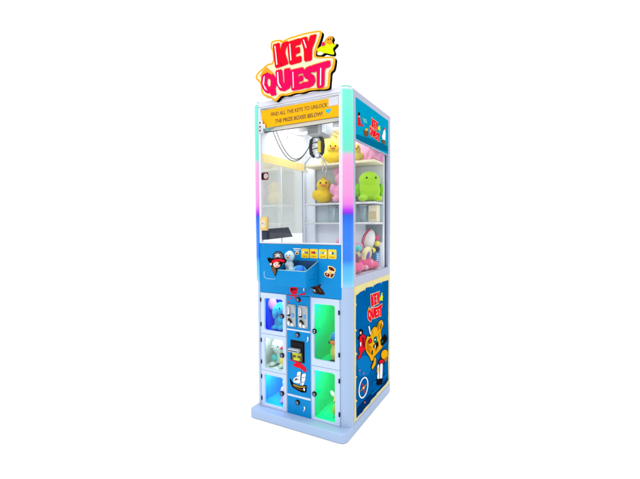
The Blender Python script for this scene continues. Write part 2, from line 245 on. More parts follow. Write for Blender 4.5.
LETC = {'K':[[-0.4647,2.1952],[-0.4052,2.1966],[-0.4071,2.1531],[-0.3993,2.19],[-0.3454,2.1921],[-0.3702,2.1297],[-0.3441,2.0578],[-0.4029,2.051],[-0.4184,2.1062],[-0.3863,2.0523],[-0.4469,2.0492],[-0.4578,2.1178]],'E':[[-0.3666,2.1866],[-0.2668,2.1893],[-0.2657,2.1457],[-0.3027,2.1443],[-0.3033,2.1431],[-0.2728,2.1442],[-0.2701,2.1019],[-0.2987,2.1001],[-0.2984,2.0923],[-0.2635,2.0936],[-0.2609,2.0502],[-0.3507,2.047],[-0.3598,2.1155]],'Y':[[-0.2801,2.1873],[-0.2267,2.1871],[-0.2232,2.1552],[-0.2176,2.1871],[-0.1645,2.1846],[-0.1806,2.1364],[-0.1946,2.11],[-0.1962,2.0453],[-0.255,2.0464],[-0.2574,2.1146],[-0.2674,2.1478]],'Q':[[-0.4961,2.0507],[-0.4585,2.0362],[-0.4345,2.006],[-0.427,1.9671],[-0.4366,1.9406],[-0.4285,1.8987],[-0.4727,1.8988],[-0.4852,1.9173],[-0.5085,1.9211],[-0.5369,1.9502],[-0.5501,1.9884],[-0.5468,2.0259],[-0.5281,2.0468]],'U':[[-0.4482,2.0461],[-0.3889,2.0453],[-0.3841,1.9717],[-0.3841,1.9649],[-0.3864,1.9677],[-0.3892,2.0444],[-0.3328,2.0413],[-0.327,1.9625],[-0.3389,1.9243],[-0.3785,1.9101],[-0.4175,1.9219],[-0.4386,1.9571]],'E2':[[-0.3444,2.0296],[-0.2487,2.0292],[-0.2465,1.9879],[-0.2857,1.9865],[-0.286,1.9863],[-0.2535,1.9871],[-0.2511,1.9465],[-0.2814,1.945],[-0.2814,1.943],[-0.2465,1.9445],[-0.244,1.9022],[-0.339,1.904],[-0.3426,1.9657]],'S':[[-0.1779,2.0201],[-0.1726,1.9767],[-0.2059,1.9831],[-0.2045,1.9835],[-0.2045,1.9835],[-0.1825,1.968],[-0.1747,1.9364],[-0.1881,1.9116],[-0.2199,1.9019],[-0.2647,1.907],[-0.2684,1.9491],[-0.2328,1.945],[-0.2291,1.9469],[-0.2292,1.9475],[-0.2489,1.9595],[-0.2632,1.9818],[-0.2601,2.0079],[-0.2362,2.0233],[-0.2109,2.0268]],'T':[[-0.2153,2.0267],[-0.0853,2.0318],[-0.0844,1.9879],[-0.1183,1.9867],[-0.1209,1.8901],[-0.1768,1.889],[-0.1761,1.9844],[-0.208,1.983]]}
QHOLE = [[-0.4886,2.0099],[-0.4747,1.9922],[-0.4751,1.962],[-0.4869,1.9565],[-0.4985,1.9757],[-0.5006,1.9989]]
QHAT = [[-0.5531,2.0239],[-0.5285,2.0556],[-0.502,2.0732],[-0.481,2.052],[-0.4509,2.0274],[-0.4626,2.0221],[-0.4953,2.0416],[-0.524,2.0356]]
SHINE = [[[-0.4443,2.1796],[-0.4374,2.178],[-0.4249,2.0728],[-0.4318,2.0705]],[[-0.3449,2.1682],[-0.3383,2.1685],[-0.3304,2.0774],[-0.337,2.0751]],[[-0.5242,2.0185],[-0.5145,2.0262],[-0.52,1.9747],[-0.4967,1.9392],[-0.5132,1.9496],[-0.5295,1.9831]],[[-0.4277,2.0304],[-0.4208,2.0291],[-0.4169,1.9704],[-0.3968,1.9351],[-0.4149,1.9458],[-0.4261,1.9721]],[[-0.1493,1.9977],[-0.1432,1.9973],[-0.1458,1.9074],[-0.1519,1.9067]],[[-0.256,2.1694],[-0.2496,2.1698],[-0.2331,2.1267],[-0.2373,2.1188]],[[-0.3244,2.0104],[-0.319,2.0103],[-0.3165,1.923],[-0.322,1.9222]]]
PIRATE = [['black',[[-0.4354,0.9827],[-0.4189,0.986],[-0.4002,0.9786],[-0.3966,1.0054],[-0.3754,1.022],[-0.3483,1.0214],[-0.3295,1.0075],[-0.3219,0.9842],[-0.3064,0.9756],[-0.3128,0.961],[-0.3309,0.9563],[-0.3469,0.9378],[-0.367,0.9256],[-0.3736,0.91],[-0.3836,0.8848],[-0.3947,0.9002],[-0.4059,0.9196],[-0.4121,0.9407],[-0.4185,0.9565],[-0.4299,0.9654]]],['hatgrey',[[-0.3958,0.9869],[-0.3945,0.9961],[-0.3932,1.0007],[-0.3904,1.0056],[-0.3871,1.0091],[-0.3801,1.0145],[-0.376,1.0169],[-0.3708,1.0187],[-0.3662,1.0192],[-0.3576,1.0189],[-0.353,1.0183],[-0.3481,1.0167],[-0.3444,1.0147],[-0.3382,1.0101],[-0.3352,1.0071],[-0.3324,1.0027],[-0.3308,0.9982],[-0.3286,0.9893],[-0.3289,0.9856],[-0.3319,0.9833],[-0.3367,0.9831],[-0.3481,0.9851],[-0.3547,0.9856],[-0.3631,0.9853],[-0.3706,0.9843],[-0.3845,0.9814],[-0.3906,0.9811],[-0.3948,0.9832]]],['red',[[-0.3979,0.971],[-0.3897,0.9747],[-0.3844,0.9765],[-0.3769,0.978],[-0.3696,0.9789],[-0.3552,0.9799],[-0.3478,0.9801],[-0.34,0.9796],[-0.3344,0.9786],[-0.3254,0.9761],[-0.3216,0.9746],[-0.3192,0.9725],[-0.3191,0.9705],[-0.3212,0.9666],[-0.3232,0.9651],[-0.3271,0.9643],[-0.3317,0.9645],[-0.3417,0.966],[-0.3474,0.9665],[-0.3545,0.9665],[-0.3608,0.9661],[-0.3723,0.9646],[-0.3783,0.9636],[-0.3847,0.9621],[-0.3894,0.9605],[-0.397,0.9573],[-0.4004,0.9564],[-0.4032,0.957],[-0.4043,0.9587],[-0.4048,0.9635],[-0.4041,0.9661],[-0.4015,0.9689]]],['skin',[[-0.3468,0.949],[-0.348,0.9441],[-0.3515,0.9395],[-0.3568,0.9357],[-0.3635,0.9332],[-0.3709,0.932],[-0.3784,0.9324],[-0.3851,0.9344],[-0.3904,0.9377],[-0.3938,0.942],[-0.395,0.9469],[-0.3937,0.9519],[-0.3902,0.9565],[-0.3848,0.9602],[-0.378,0.9628],[-0.3705,0.9639],[-0.3631,0.9634],[-0.3565,0.9614],[-0.3512,0.9581],[-0.3479,0.9539]]],['brown',[[-0.4026,0.939],[-0.3973,0.9369],[-0.3944,0.9357],[-0.3909,0.9342],[-0.388,0.9331],[-0.3828,0.9309],[-0.3804,0.9293],[-0.3783,0.9265],[-0.3772,0.9235],[-0.3762,0.9174],[-0.376,0.9137],[-0.3766,0.9089],[-0.3779,0.9045],[-0.3809,0.8962],[-0.3826,0.8931],[-0.3847,0.892],[-0.3866,0.8933],[-0.39,0.8984],[-0.392,0.9014],[-0.3945,0.9053],[-0.3966,0.9087],[-0.4007,0.9152],[-0.4026,0.9189],[-0.4043,0.9235],[-0.4052,0.9274],[-0.4063,0.9346],[-0.4062,0.9375],[-0.4048,0.9392]]],['white',[[-0.3533,1.0015],[-0.3538,0.999],[-0.3553,0.9968],[-0.3577,0.995],[-0.3606,0.9937],[-0.3638,0.9932],[-0.367,0.9935],[-0.3699,0.9945],[-0.3722,0.9962],[-0.3736,0.9984],[-0.3741,1.0008],[-0.3736,1.0033],[-0.372,1.0056],[-0.3697,1.0074],[-0.3668,1.0086],[-0.3636,1.0091],[-0.3604,1.0088],[-0.3575,1.0078],[-0.3552,1.0061],[-0.3538,1.0039]]],['white',[[-0.3693,0.9964],[-0.3566,1.002],[-0.3509,1.0044],[-0.3465,1.0059],[-0.3448,1.006],[-0.3443,1.0048],[-0.3454,1.0037],[-0.3494,1.0014],[-0.355,0.9988],[-0.3677,0.9931],[-0.3734,0.9907],[-0.3779,0.9892],[-0.3796,0.9891],[-0.3801,0.9903],[-0.379,0.9914],[-0.3749,0.9937]]],['white',[[-0.3687,1.0016],[-0.3555,0.9968],[-0.3498,0.9946],[-0.3456,0.9926],[-0.3444,0.9915],[-0.345,0.9903],[-0.3467,0.9903],[-0.3513,0.9915],[-0.3572,0.9935],[-0.3703,0.9983],[-0.3762,1.0005],[-0.3804,1.0026],[-0.3816,1.0036],[-0.381,1.0048],[-0.3793,1.0048],[-0.3746,1.0036]]],['black',[[-0.3653,1.0018],[-0.3654,1.0009],[-0.3657,1.0002],[-0.3663,0.9996],[-0.367,0.9992],[-0.3677,0.999],[-0.3684,0.9992],[-0.3691,0.9995],[-0.3696,1.0001],[-0.37,1.0008],[-0.3701,1.0016],[-0.3699,1.0024],[-0.3696,1.0032],[-0.3691,1.0038],[-0.3684,1.0042],[-0.3676,1.0043],[-0.3669,1.0042],[-0.3662,1.0039],[-0.3657,1.0033],[-0.3654,1.0026]]],['black',[[-0.3565,1.0021],[-0.3566,1.0012],[-0.357,1.0005],[-0.3575,0.9999],[-0.3582,0.9995],[-0.3589,0.9993],[-0.3597,0.9994],[-0.3603,0.9998],[-0.3608,1.0004],[-0.3612,1.0011],[-0.3613,1.0019],[-0.3611,1.0027],[-0.3608,1.0035],[-0.3603,1.0041],[-0.3596,1.0045],[-0.3588,1.0046],[-0.3581,1.0045],[-0.3574,1.0042],[-0.3569,1.0036],[-0.3566,1.0029]]],['black',[[-0.3541,0.9575],[-0.3472,0.9587],[-0.3441,0.9589],[-0.3416,0.9584],[-0.3406,0.9573],[-0.3401,0.9545],[-0.3406,0.9531],[-0.3425,0.9517],[-0.3452,0.9509],[-0.3515,0.9497],[-0.3544,0.9494],[-0.3569,0.9499],[-0.3581,0.9511],[-0.3592,0.9539],[-0.359,0.9552],[-0.357,0.9566]]],['white',[[-0.3731,0.9518],[-0.3734,0.9506],[-0.3742,0.9494],[-0.3755,0.9485],[-0.377,0.9479],[-0.3788,0.9476],[-0.3805,0.9477],[-0.3821,0.9482],[-0.3833,0.949],[-0.3841,0.9501],[-0.3844,0.9513],[-0.3841,0.9526],[-0.3833,0.9537],[-0.382,0.9547],[-0.3804,0.9553],[-0.3787,0.9556],[-0.3769,0.9554],[-0.3754,0.9549],[-0.3741,0.9541],[-0.3734,0.953]]],['black',[[-0.3747,0.9517],[-0.3748,0.9509],[-0.3752,0.9502],[-0.3757,0.9496],[-0.3764,0.9491],[-0.3771,0.949],[-0.3779,0.9491],[-0.3786,0.9494],[-0.3791,0.95],[-0.3794,0.9507],[-0.3795,0.9515],[-0.3794,0.9524],[-0.3791,0.9531],[-0.3785,0.9537],[-0.3778,0.9541],[-0.3771,0.9543],[-0.3763,0.9542],[-0.3757,0.9539],[-0.3751,0.9533],[-0.3748,0.9526]]],['red',[[-0.3682,0.9405],[-0.3607,0.9414],[-0.3577,0.9414],[-0.3564,0.9409],[-0.3571,0.9398],[-0.3606,0.9373],[-0.3626,0.9363],[-0.3651,0.9361],[-0.3673,0.9365],[-0.3713,0.9383],[-0.3722,0.9391],[-0.3711,0.94]]],['skin',[[-0.399,0.9507],[-0.3993,0.9486],[-0.4003,0.9467],[-0.4017,0.9452],[-0.4035,0.9441],[-0.4056,0.9437],[-0.4076,0.9439],[-0.4094,0.9448],[-0.4108,0.9462],[-0.4117,0.9481],[-0.412,0.9501],[-0.4117,0.9522],[-0.4107,0.9541],[-0.4092,0.9556],[-0.4074,0.9567],[-0.4054,0.9571],[-0.4034,0.9568],[-0.4016,0.956],[-0.4002,0.9546],[-0.3993,0.9527]]]]
ULINE = [[-0.565,0.8876],[-0.5654,0.8619],[-0.5619,0.8496],[-0.5494,0.8423],[-0.5297,0.8413],[-0.4768,0.8432],[-0.4767,0.8468],[-0.5279,0.8451],[-0.5476,0.8461],[-0.5574,0.8521],[-0.5609,0.8629],[-0.5605,0.8878]]
CRAB = [['red',[[-0.3748,0.8037],[-0.3663,0.803],[-0.3636,0.8029],[-0.3603,0.8032],[-0.3583,0.8036],[-0.3529,0.8053],[-0.3507,0.8058],[-0.3468,0.8061],[-0.3431,0.806],[-0.3317,0.8056],[-0.3285,0.8048],[-0.3262,0.8021],[-0.3261,0.7989],[-0.3277,0.7877],[-0.3283,0.7841],[-0.3292,0.7797],[-0.33,0.777],[-0.3323,0.7697],[-0.3336,0.7674],[-0.3367,0.7652],[-0.3399,0.7642],[-0.3506,0.762],[-0.3541,0.7614],[-0.3581,0.7612],[-0.3604,0.7615],[-0.3666,0.763],[-0.3686,0.7639],[-0.3709,0.7665],[-0.3723,0.7694],[-0.3761,0.7789],[-0.3772,0.7821],[-0.3783,0.7865],[-0.3787,0.7897],[-0.3794,0.7988],[-0.3791,0.8014],[-0.3773,0.8034]]],['darkred',[[-0.3703,0.7971],[-0.3626,0.799],[-0.3602,0.7992],[-0.3579,0.7985],[-0.3568,0.7971],[-0.3546,0.7921],[-0.3542,0.7904],[-0.3547,0.7882],[-0.356,0.7867],[-0.3606,0.7824],[-0.3623,0.7813],[-0.3646,0.7808],[-0.3664,0.7812],[-0.3718,0.7834],[-0.3734,0.7843],[-0.3746,0.7861],[-0.3749,0.7877],[-0.3749,0.793],[-0.3744,0.7946],[-0.3726,0.7963]]],['black',[[-0.3401,0.794],[-0.3402,0.7933],[-0.3402,0.793],[-0.3404,0.7927],[-0.3405,0.7925],[-0.3408,0.7918],[-0.3409,0.7916],[-0.3411,0.7913],[-0.3413,0.7911],[-0.3418,0.7906],[-0.342,0.7904],[-0.3422,0.7902],[-0.3425,0.79],[-0.3431,0.7897],[-0.3433,0.7896],[-0.3436,0.7894],[-0.3439,0.7894],[-0.3446,0.7892],[-0.3448,0.7891],[-0.3452,0.7891],[-0.3454,0.7891],[-0.3461,0.7892],[-0.3464,0.7892],[-0.3467,0.7893],[-0.3469,0.7894],[-0.3475,0.7897],[-0.3478,0.7898],[-0.348,0.7899],[-0.3482,0.7901],[-0.3487,0.7905],[-0.3489,0.7907],[-0.3491,0.791],[-0.3492,0.7912],[-0.3495,0.7918],[-0.3496,0.792],[-0.3497,0.7923],[-0.3497,0.7925],[-0.3499,0.7932],[-0.3499,0.7935],[-0.3499,0.7938],[-0.3498,0.7941],[-0.3497,0.7948],[-0.3497,0.795],[-0.3496,0.7953],[-0.3495,0.7956],[-0.3491,0.7962],[-0.349,0.7964],[-0.3488,0.7967],[-0.3486,0.7969],[-0.3481,0.7975],[-0.3479,0.7976],[-0.3477,0.7979],[-0.3475,0.798],[-0.3468,0.7984],[-0.3466,0.7985],[-0.3463,0.7986],[-0.346,0.7987],[-0.3453,0.7988],[-0.3451,0.7989],[-0.3447,0.7989],[-0.3445,0.7989],[-0.3438,0.7988],[-0.3436,0.7988],[-0.3432,0.7987],[-0.343,0.7987],[-0.3424,0.7984],[-0.3422,0.7983],[-0.3419,0.7981],[-0.3417,0.7979],[-0.3412,0.7975],[-0.3411,0.7973],[-0.3409,0.7971],[-0.3407,0.7969],[-0.3404,0.7962],[-0.3403,0.796],[-0.3402,0.7957],[-0.3402,0.7955],[-0.3401,0.7948],[-0.34,0.7946],[-0.34,0.7942]]],['black',[[-0.3591,0.7898],[-0.3592,0.7892],[-0.3593,0.789],[-0.3594,0.7887],[-0.3594,0.7885],[-0.3597,0.7879],[-0.3598,0.7877],[-0.36,0.7875],[-0.3601,0.7873],[-0.3606,0.7868],[-0.3607,0.7867],[-0.3609,0.7865],[-0.3611,0.7864],[-0.3617,0.7861],[-0.3619,0.786],[-0.3621,0.7859],[-0.3623,0.7858],[-0.3629,0.7857],[-0.3631,0.7856],[-0.3634,0.7856],[-0.3636,0.7856],[-0.3642,0.7857],[-0.3644,0.7857],[-0.3647,0.7857],[-0.3649,0.7858],[-0.3654,0.7861],[-0.3656,0.7861],[-0.3658,0.7863],[-0.366,0.7864],[-0.3664,0.7868],[-0.3665,0.787],[-0.3667,0.7872],[-0.3668,0.7874],[-0.367,0.7879],[-0.3671,0.7881],[-0.3672,0.7883],[-0.3672,0.7885],[-0.3673,0.7891],[-0.3674,0.7894],[-0.3674,0.7896],[-0.3673,0.7898],[-0.3672,0.7905],[-0.3672,0.7907],[-0.3671,0.7909],[-0.367,0.7911],[-0.3667,0.7917],[-0.3666,0.7919],[-0.3665,0.7921],[-0.3663,0.7923],[-0.3659,0.7928],[-0.3657,0.7929],[-0.3655,0.7931],[-0.3653,0.7932],[-0.3648,0.7936],[-0.3646,0.7937],[-0.3643,0.7938],[-0.3641,0.7938],[-0.3635,0.794],[-0.3633,0.794],[-0.363,0.794],[-0.3628,0.794],[-0.3622,0.794],[-0.362,0.7939],[-0.3618,0.7939],[-0.3616,0.7938],[-0.3611,0.7936],[-0.3609,0.7935],[-0.3607,0.7933],[-0.3605,0.7932],[-0.3601,0.7928],[-0.3599,0.7926],[-0.3598,0.7924],[-0.3597,0.7923],[-0.3594,0.7917],[-0.3593,0.7915],[-0.3592,0.7913],[-0.3592,0.7911],[-0.3591,0.7905],[-0.3591,0.7903],[-0.3591,0.79]]],['red',[[-0.3015,0.7713],[-0.2828,0.7761],[-0.2774,0.7772],[-0.273,0.7771],[-0.272,0.7758],[-0.2721,0.7707],[-0.273,0.7691],[-0.277,0.7672],[-0.282,0.7662],[-0.2992,0.7634],[-0.3043,0.7628],[-0.3087,0.7629],[-0.3101,0.7637],[-0.3116,0.7668],[-0.3109,0.7679],[-0.3069,0.7698]]],['white',[[-0.2868,0.8046],[-0.2824,0.8037],[-0.2811,0.803],[-0.2803,0.8009],[-0.2803,0.7986],[-0.2811,0.7909],[-0.2815,0.7887],[-0.2824,0.7871],[-0.2833,0.787],[-0.2862,0.788],[-0.2871,0.7887],[-0.288,0.7908],[-0.2884,0.7931],[-0.289,0.8007],[-0.289,0.8029],[-0.2881,0.8045]]]]
CRAB_LEGS = [['red',[[-0.3703,0.7581],[-0.3381,0.7588],[-0.3289,0.7588],[-0.3217,0.7582],[-0.3203,0.7574],[-0.3215,0.7543],[-0.3236,0.7533],[-0.3312,0.7524],[-0.3404,0.7521],[-0.372,0.7514],[-0.3812,0.7514],[-0.3886,0.752],[-0.3902,0.7528],[-0.3895,0.7559],[-0.3876,0.7569],[-0.3797,0.7578]]],['red',[[-0.3803,0.7367],[-0.3736,0.7434],[-0.3715,0.7453],[-0.3693,0.7465],[-0.368,0.7465],[-0.365,0.7453],[-0.3646,0.7445],[-0.3656,0.7427],[-0.3675,0.7406],[-0.3748,0.7339],[-0.377,0.732],[-0.3793,0.7307],[-0.3804,0.7307],[-0.3828,0.7321],[-0.3831,0.7328],[-0.3821,0.7347]]],['red',[[-0.3496,0.7509],[-0.346,0.7507],[-0.3449,0.7503],[-0.3435,0.7487],[-0.3426,0.7469],[-0.3403,0.7405],[-0.3398,0.7386],[-0.34,0.737],[-0.3407,0.7364],[-0.3437,0.7356],[-0.3447,0.7358],[-0.3461,0.7373],[-0.3471,0.7394],[-0.35,0.7468],[-0.3506,0.7489],[-0.3505,0.7506]]],['red',[[-0.3949,0.7168],[-0.3882,0.7199],[-0.3862,0.7207],[-0.3844,0.7209],[-0.3836,0.7204],[-0.3825,0.7179],[-0.3825,0.717],[-0.3838,0.7157],[-0.3857,0.7147],[-0.3923,0.7115],[-0.3944,0.7107],[-0.3962,0.7105],[-0.3969,0.7111],[-0.3981,0.7135],[-0.3981,0.7144],[-0.3968,0.7157]]],['red',[[-0.3073,0.7362],[-0.3009,0.7328],[-0.2992,0.7316],[-0.2984,0.73],[-0.2989,0.7289],[-0.3018,0.7256],[-0.3029,0.7248],[-0.3046,0.7248],[-0.3059,0.7255],[-0.31,0.7287],[-0.3111,0.7298],[-0.3119,0.7314],[-0.312,0.7326],[-0.3113,0.7361],[-0.3108,0.737],[-0.3092,0.737]]]]
SHARK = [['darkbrown',[[-0.2415,0.8128],[-0.2332,0.816],[-0.2306,0.8172],[-0.2278,0.819],[-0.2262,0.8204],[-0.2224,0.8245],[-0.2208,0.826],[-0.2174,0.8279],[-0.2142,0.8293],[-0.2037,0.8333],[-0.2005,0.8343],[-0.197,0.8349],[-0.1951,0.8346],[-0.1907,0.833],[-0.1889,0.8326],[-0.1857,0.8327],[-0.1828,0.8332],[-0.1736,0.8351],[-0.1713,0.8352],[-0.1704,0.8337],[-0.1716,0.8315],[-0.1771,0.8233],[-0.1782,0.8205],[-0.1772,0.8168],[-0.1748,0.8141],[-0.1654,0.8064],[-0.1623,0.8036],[-0.1586,0.7993],[-0.1564,0.7957],[-0.1503,0.7849],[-0.1492,0.7817],[-0.1505,0.7788],[-0.1537,0.7777],[-0.1657,0.7761],[-0.1698,0.7757],[-0.1752,0.7756],[-0.1791,0.7759],[-0.1901,0.7773],[-0.1937,0.7777],[-0.1978,0.778],[-0.2004,0.7781],[-0.207,0.7782],[-0.2095,0.7785],[-0.2134,0.7796],[-0.2165,0.7809],[-0.2262,0.7853],[-0.2286,0.7868],[-0.2289,0.7886],[-0.2271,0.7898],[-0.2188,0.7931],[-0.2167,0.7943],[-0.2158,0.7962],[-0.2166,0.7978],[-0.221,0.8027],[-0.2229,0.8042],[-0.2264,0.806],[-0.2297,0.807],[-0.2402,0.8095],[-0.2428,0.8104],[-0.2433,0.8117]]],['grey',[[-0.2367,0.8073],[-0.2284,0.8053],[-0.2256,0.8044],[-0.2219,0.8029],[-0.2193,0.8014],[-0.2119,0.7968],[-0.2097,0.7952],[-0.2076,0.7934],[-0.2068,0.7922],[-0.2053,0.7891],[-0.2054,0.7882],[-0.2072,0.7876],[-0.2098,0.7876],[-0.2191,0.7882],[-0.2216,0.7885],[-0.2226,0.7893],[-0.2217,0.7902],[-0.2169,0.7932],[-0.2161,0.7944],[-0.218,0.7966],[-0.2214,0.7986],[-0.2341,0.8048],[-0.2373,0.8065],[-0.2384,0.8075]]],['white',[[-0.2183,0.8007],[-0.2145,0.8016],[-0.2134,0.8017],[-0.2121,0.8014],[-0.2115,0.8007],[-0.21,0.7982],[-0.2098,0.7974],[-0.2104,0.7967],[-0.2114,0.7964],[-0.2151,0.7958],[-0.2162,0.7957],[-0.2175,0.7961],[-0.2181,0.7967],[-0.2196,0.7989],[-0.2198,0.7995],[-0.2193,0.8003]]],['red',[[-0.1995,0.817],[-0.1995,0.8166],[-0.1996,0.8164],[-0.1996,0.8162],[-0.1997,0.8161],[-0.1999,0.8157],[-0.2,0.8156],[-0.2001,0.8154],[-0.2002,0.8153],[-0.2006,0.815],[-0.2007,0.8149],[-0.2009,0.8148],[-0.201,0.8147],[-0.2014,0.8145],[-0.2016,0.8144],[-0.2018,0.8143],[-0.2019,0.8143],[-0.2024,0.8142],[-0.2025,0.8142],[-0.2028,0.8142],[-0.2029,0.8142],[-0.2034,0.8142],[-0.2035,0.8142],[-0.2037,0.8143],[-0.2039,0.8143],[-0.2043,0.8145],[-0.2044,0.8145],[-0.2046,0.8146],[-0.2047,0.8147],[-0.205,0.815],[-0.2052,0.8151],[-0.2053,0.8152],[-0.2054,0.8153],[-0.2056,0.8157],[-0.2056,0.8158],[-0.2057,0.816],[-0.2057,0.8161],[-0.2058,0.8165],[-0.2058,0.8166],[-0.2058,0.8168],[-0.2058,0.817],[-0.2057,0.8174],[-0.2057,0.8175],[-0.2056,0.8177],[-0.2055,0.8178],[-0.2053,0.8182],[-0.2053,0.8183],[-0.2051,0.8185],[-0.205,0.8186],[-0.2047,0.8189],[-0.2046,0.819],[-0.2044,0.8192],[-0.2043,0.8192],[-0.2038,0.8194],[-0.2037,0.8195],[-0.2035,0.8196],[-0.2033,0.8196],[-0.2029,0.8197],[-0.2027,0.8198],[-0.2025,0.8198],[-0.2023,0.8198],[-0.2019,0.8197],[-0.2017,0.8197],[-0.2015,0.8197],[-0.2014,0.8196],[-0.201,0.8195],[-0.2008,0.8194],[-0.2007,0.8193],[-0.2005,0.8192],[-0.2002,0.819],[-0.2001,0.8189],[-0.2,0.8187],[-0.1999,0.8186],[-0.1997,0.8183],[-0.1996,0.8181],[-0.1996,0.818],[-0.1995,0.8178],[-0.1995,0.8174],[-0.1995,0.8173],[-0.1995,0.8171]]],['brownlite',[[-0.192,0.8131],[-0.1846,0.8104],[-0.1821,0.8091],[-0.1785,0.8063],[-0.1757,0.8035],[-0.1677,0.7944],[-0.166,0.7919],[-0.1663,0.7904],[-0.1686,0.7906],[-0.1781,0.7931],[-0.1812,0.7943],[-0.1848,0.7971],[-0.187,0.7999],[-0.1929,0.8092],[-0.1941,0.8118],[-0.1938,0.8133]]]]
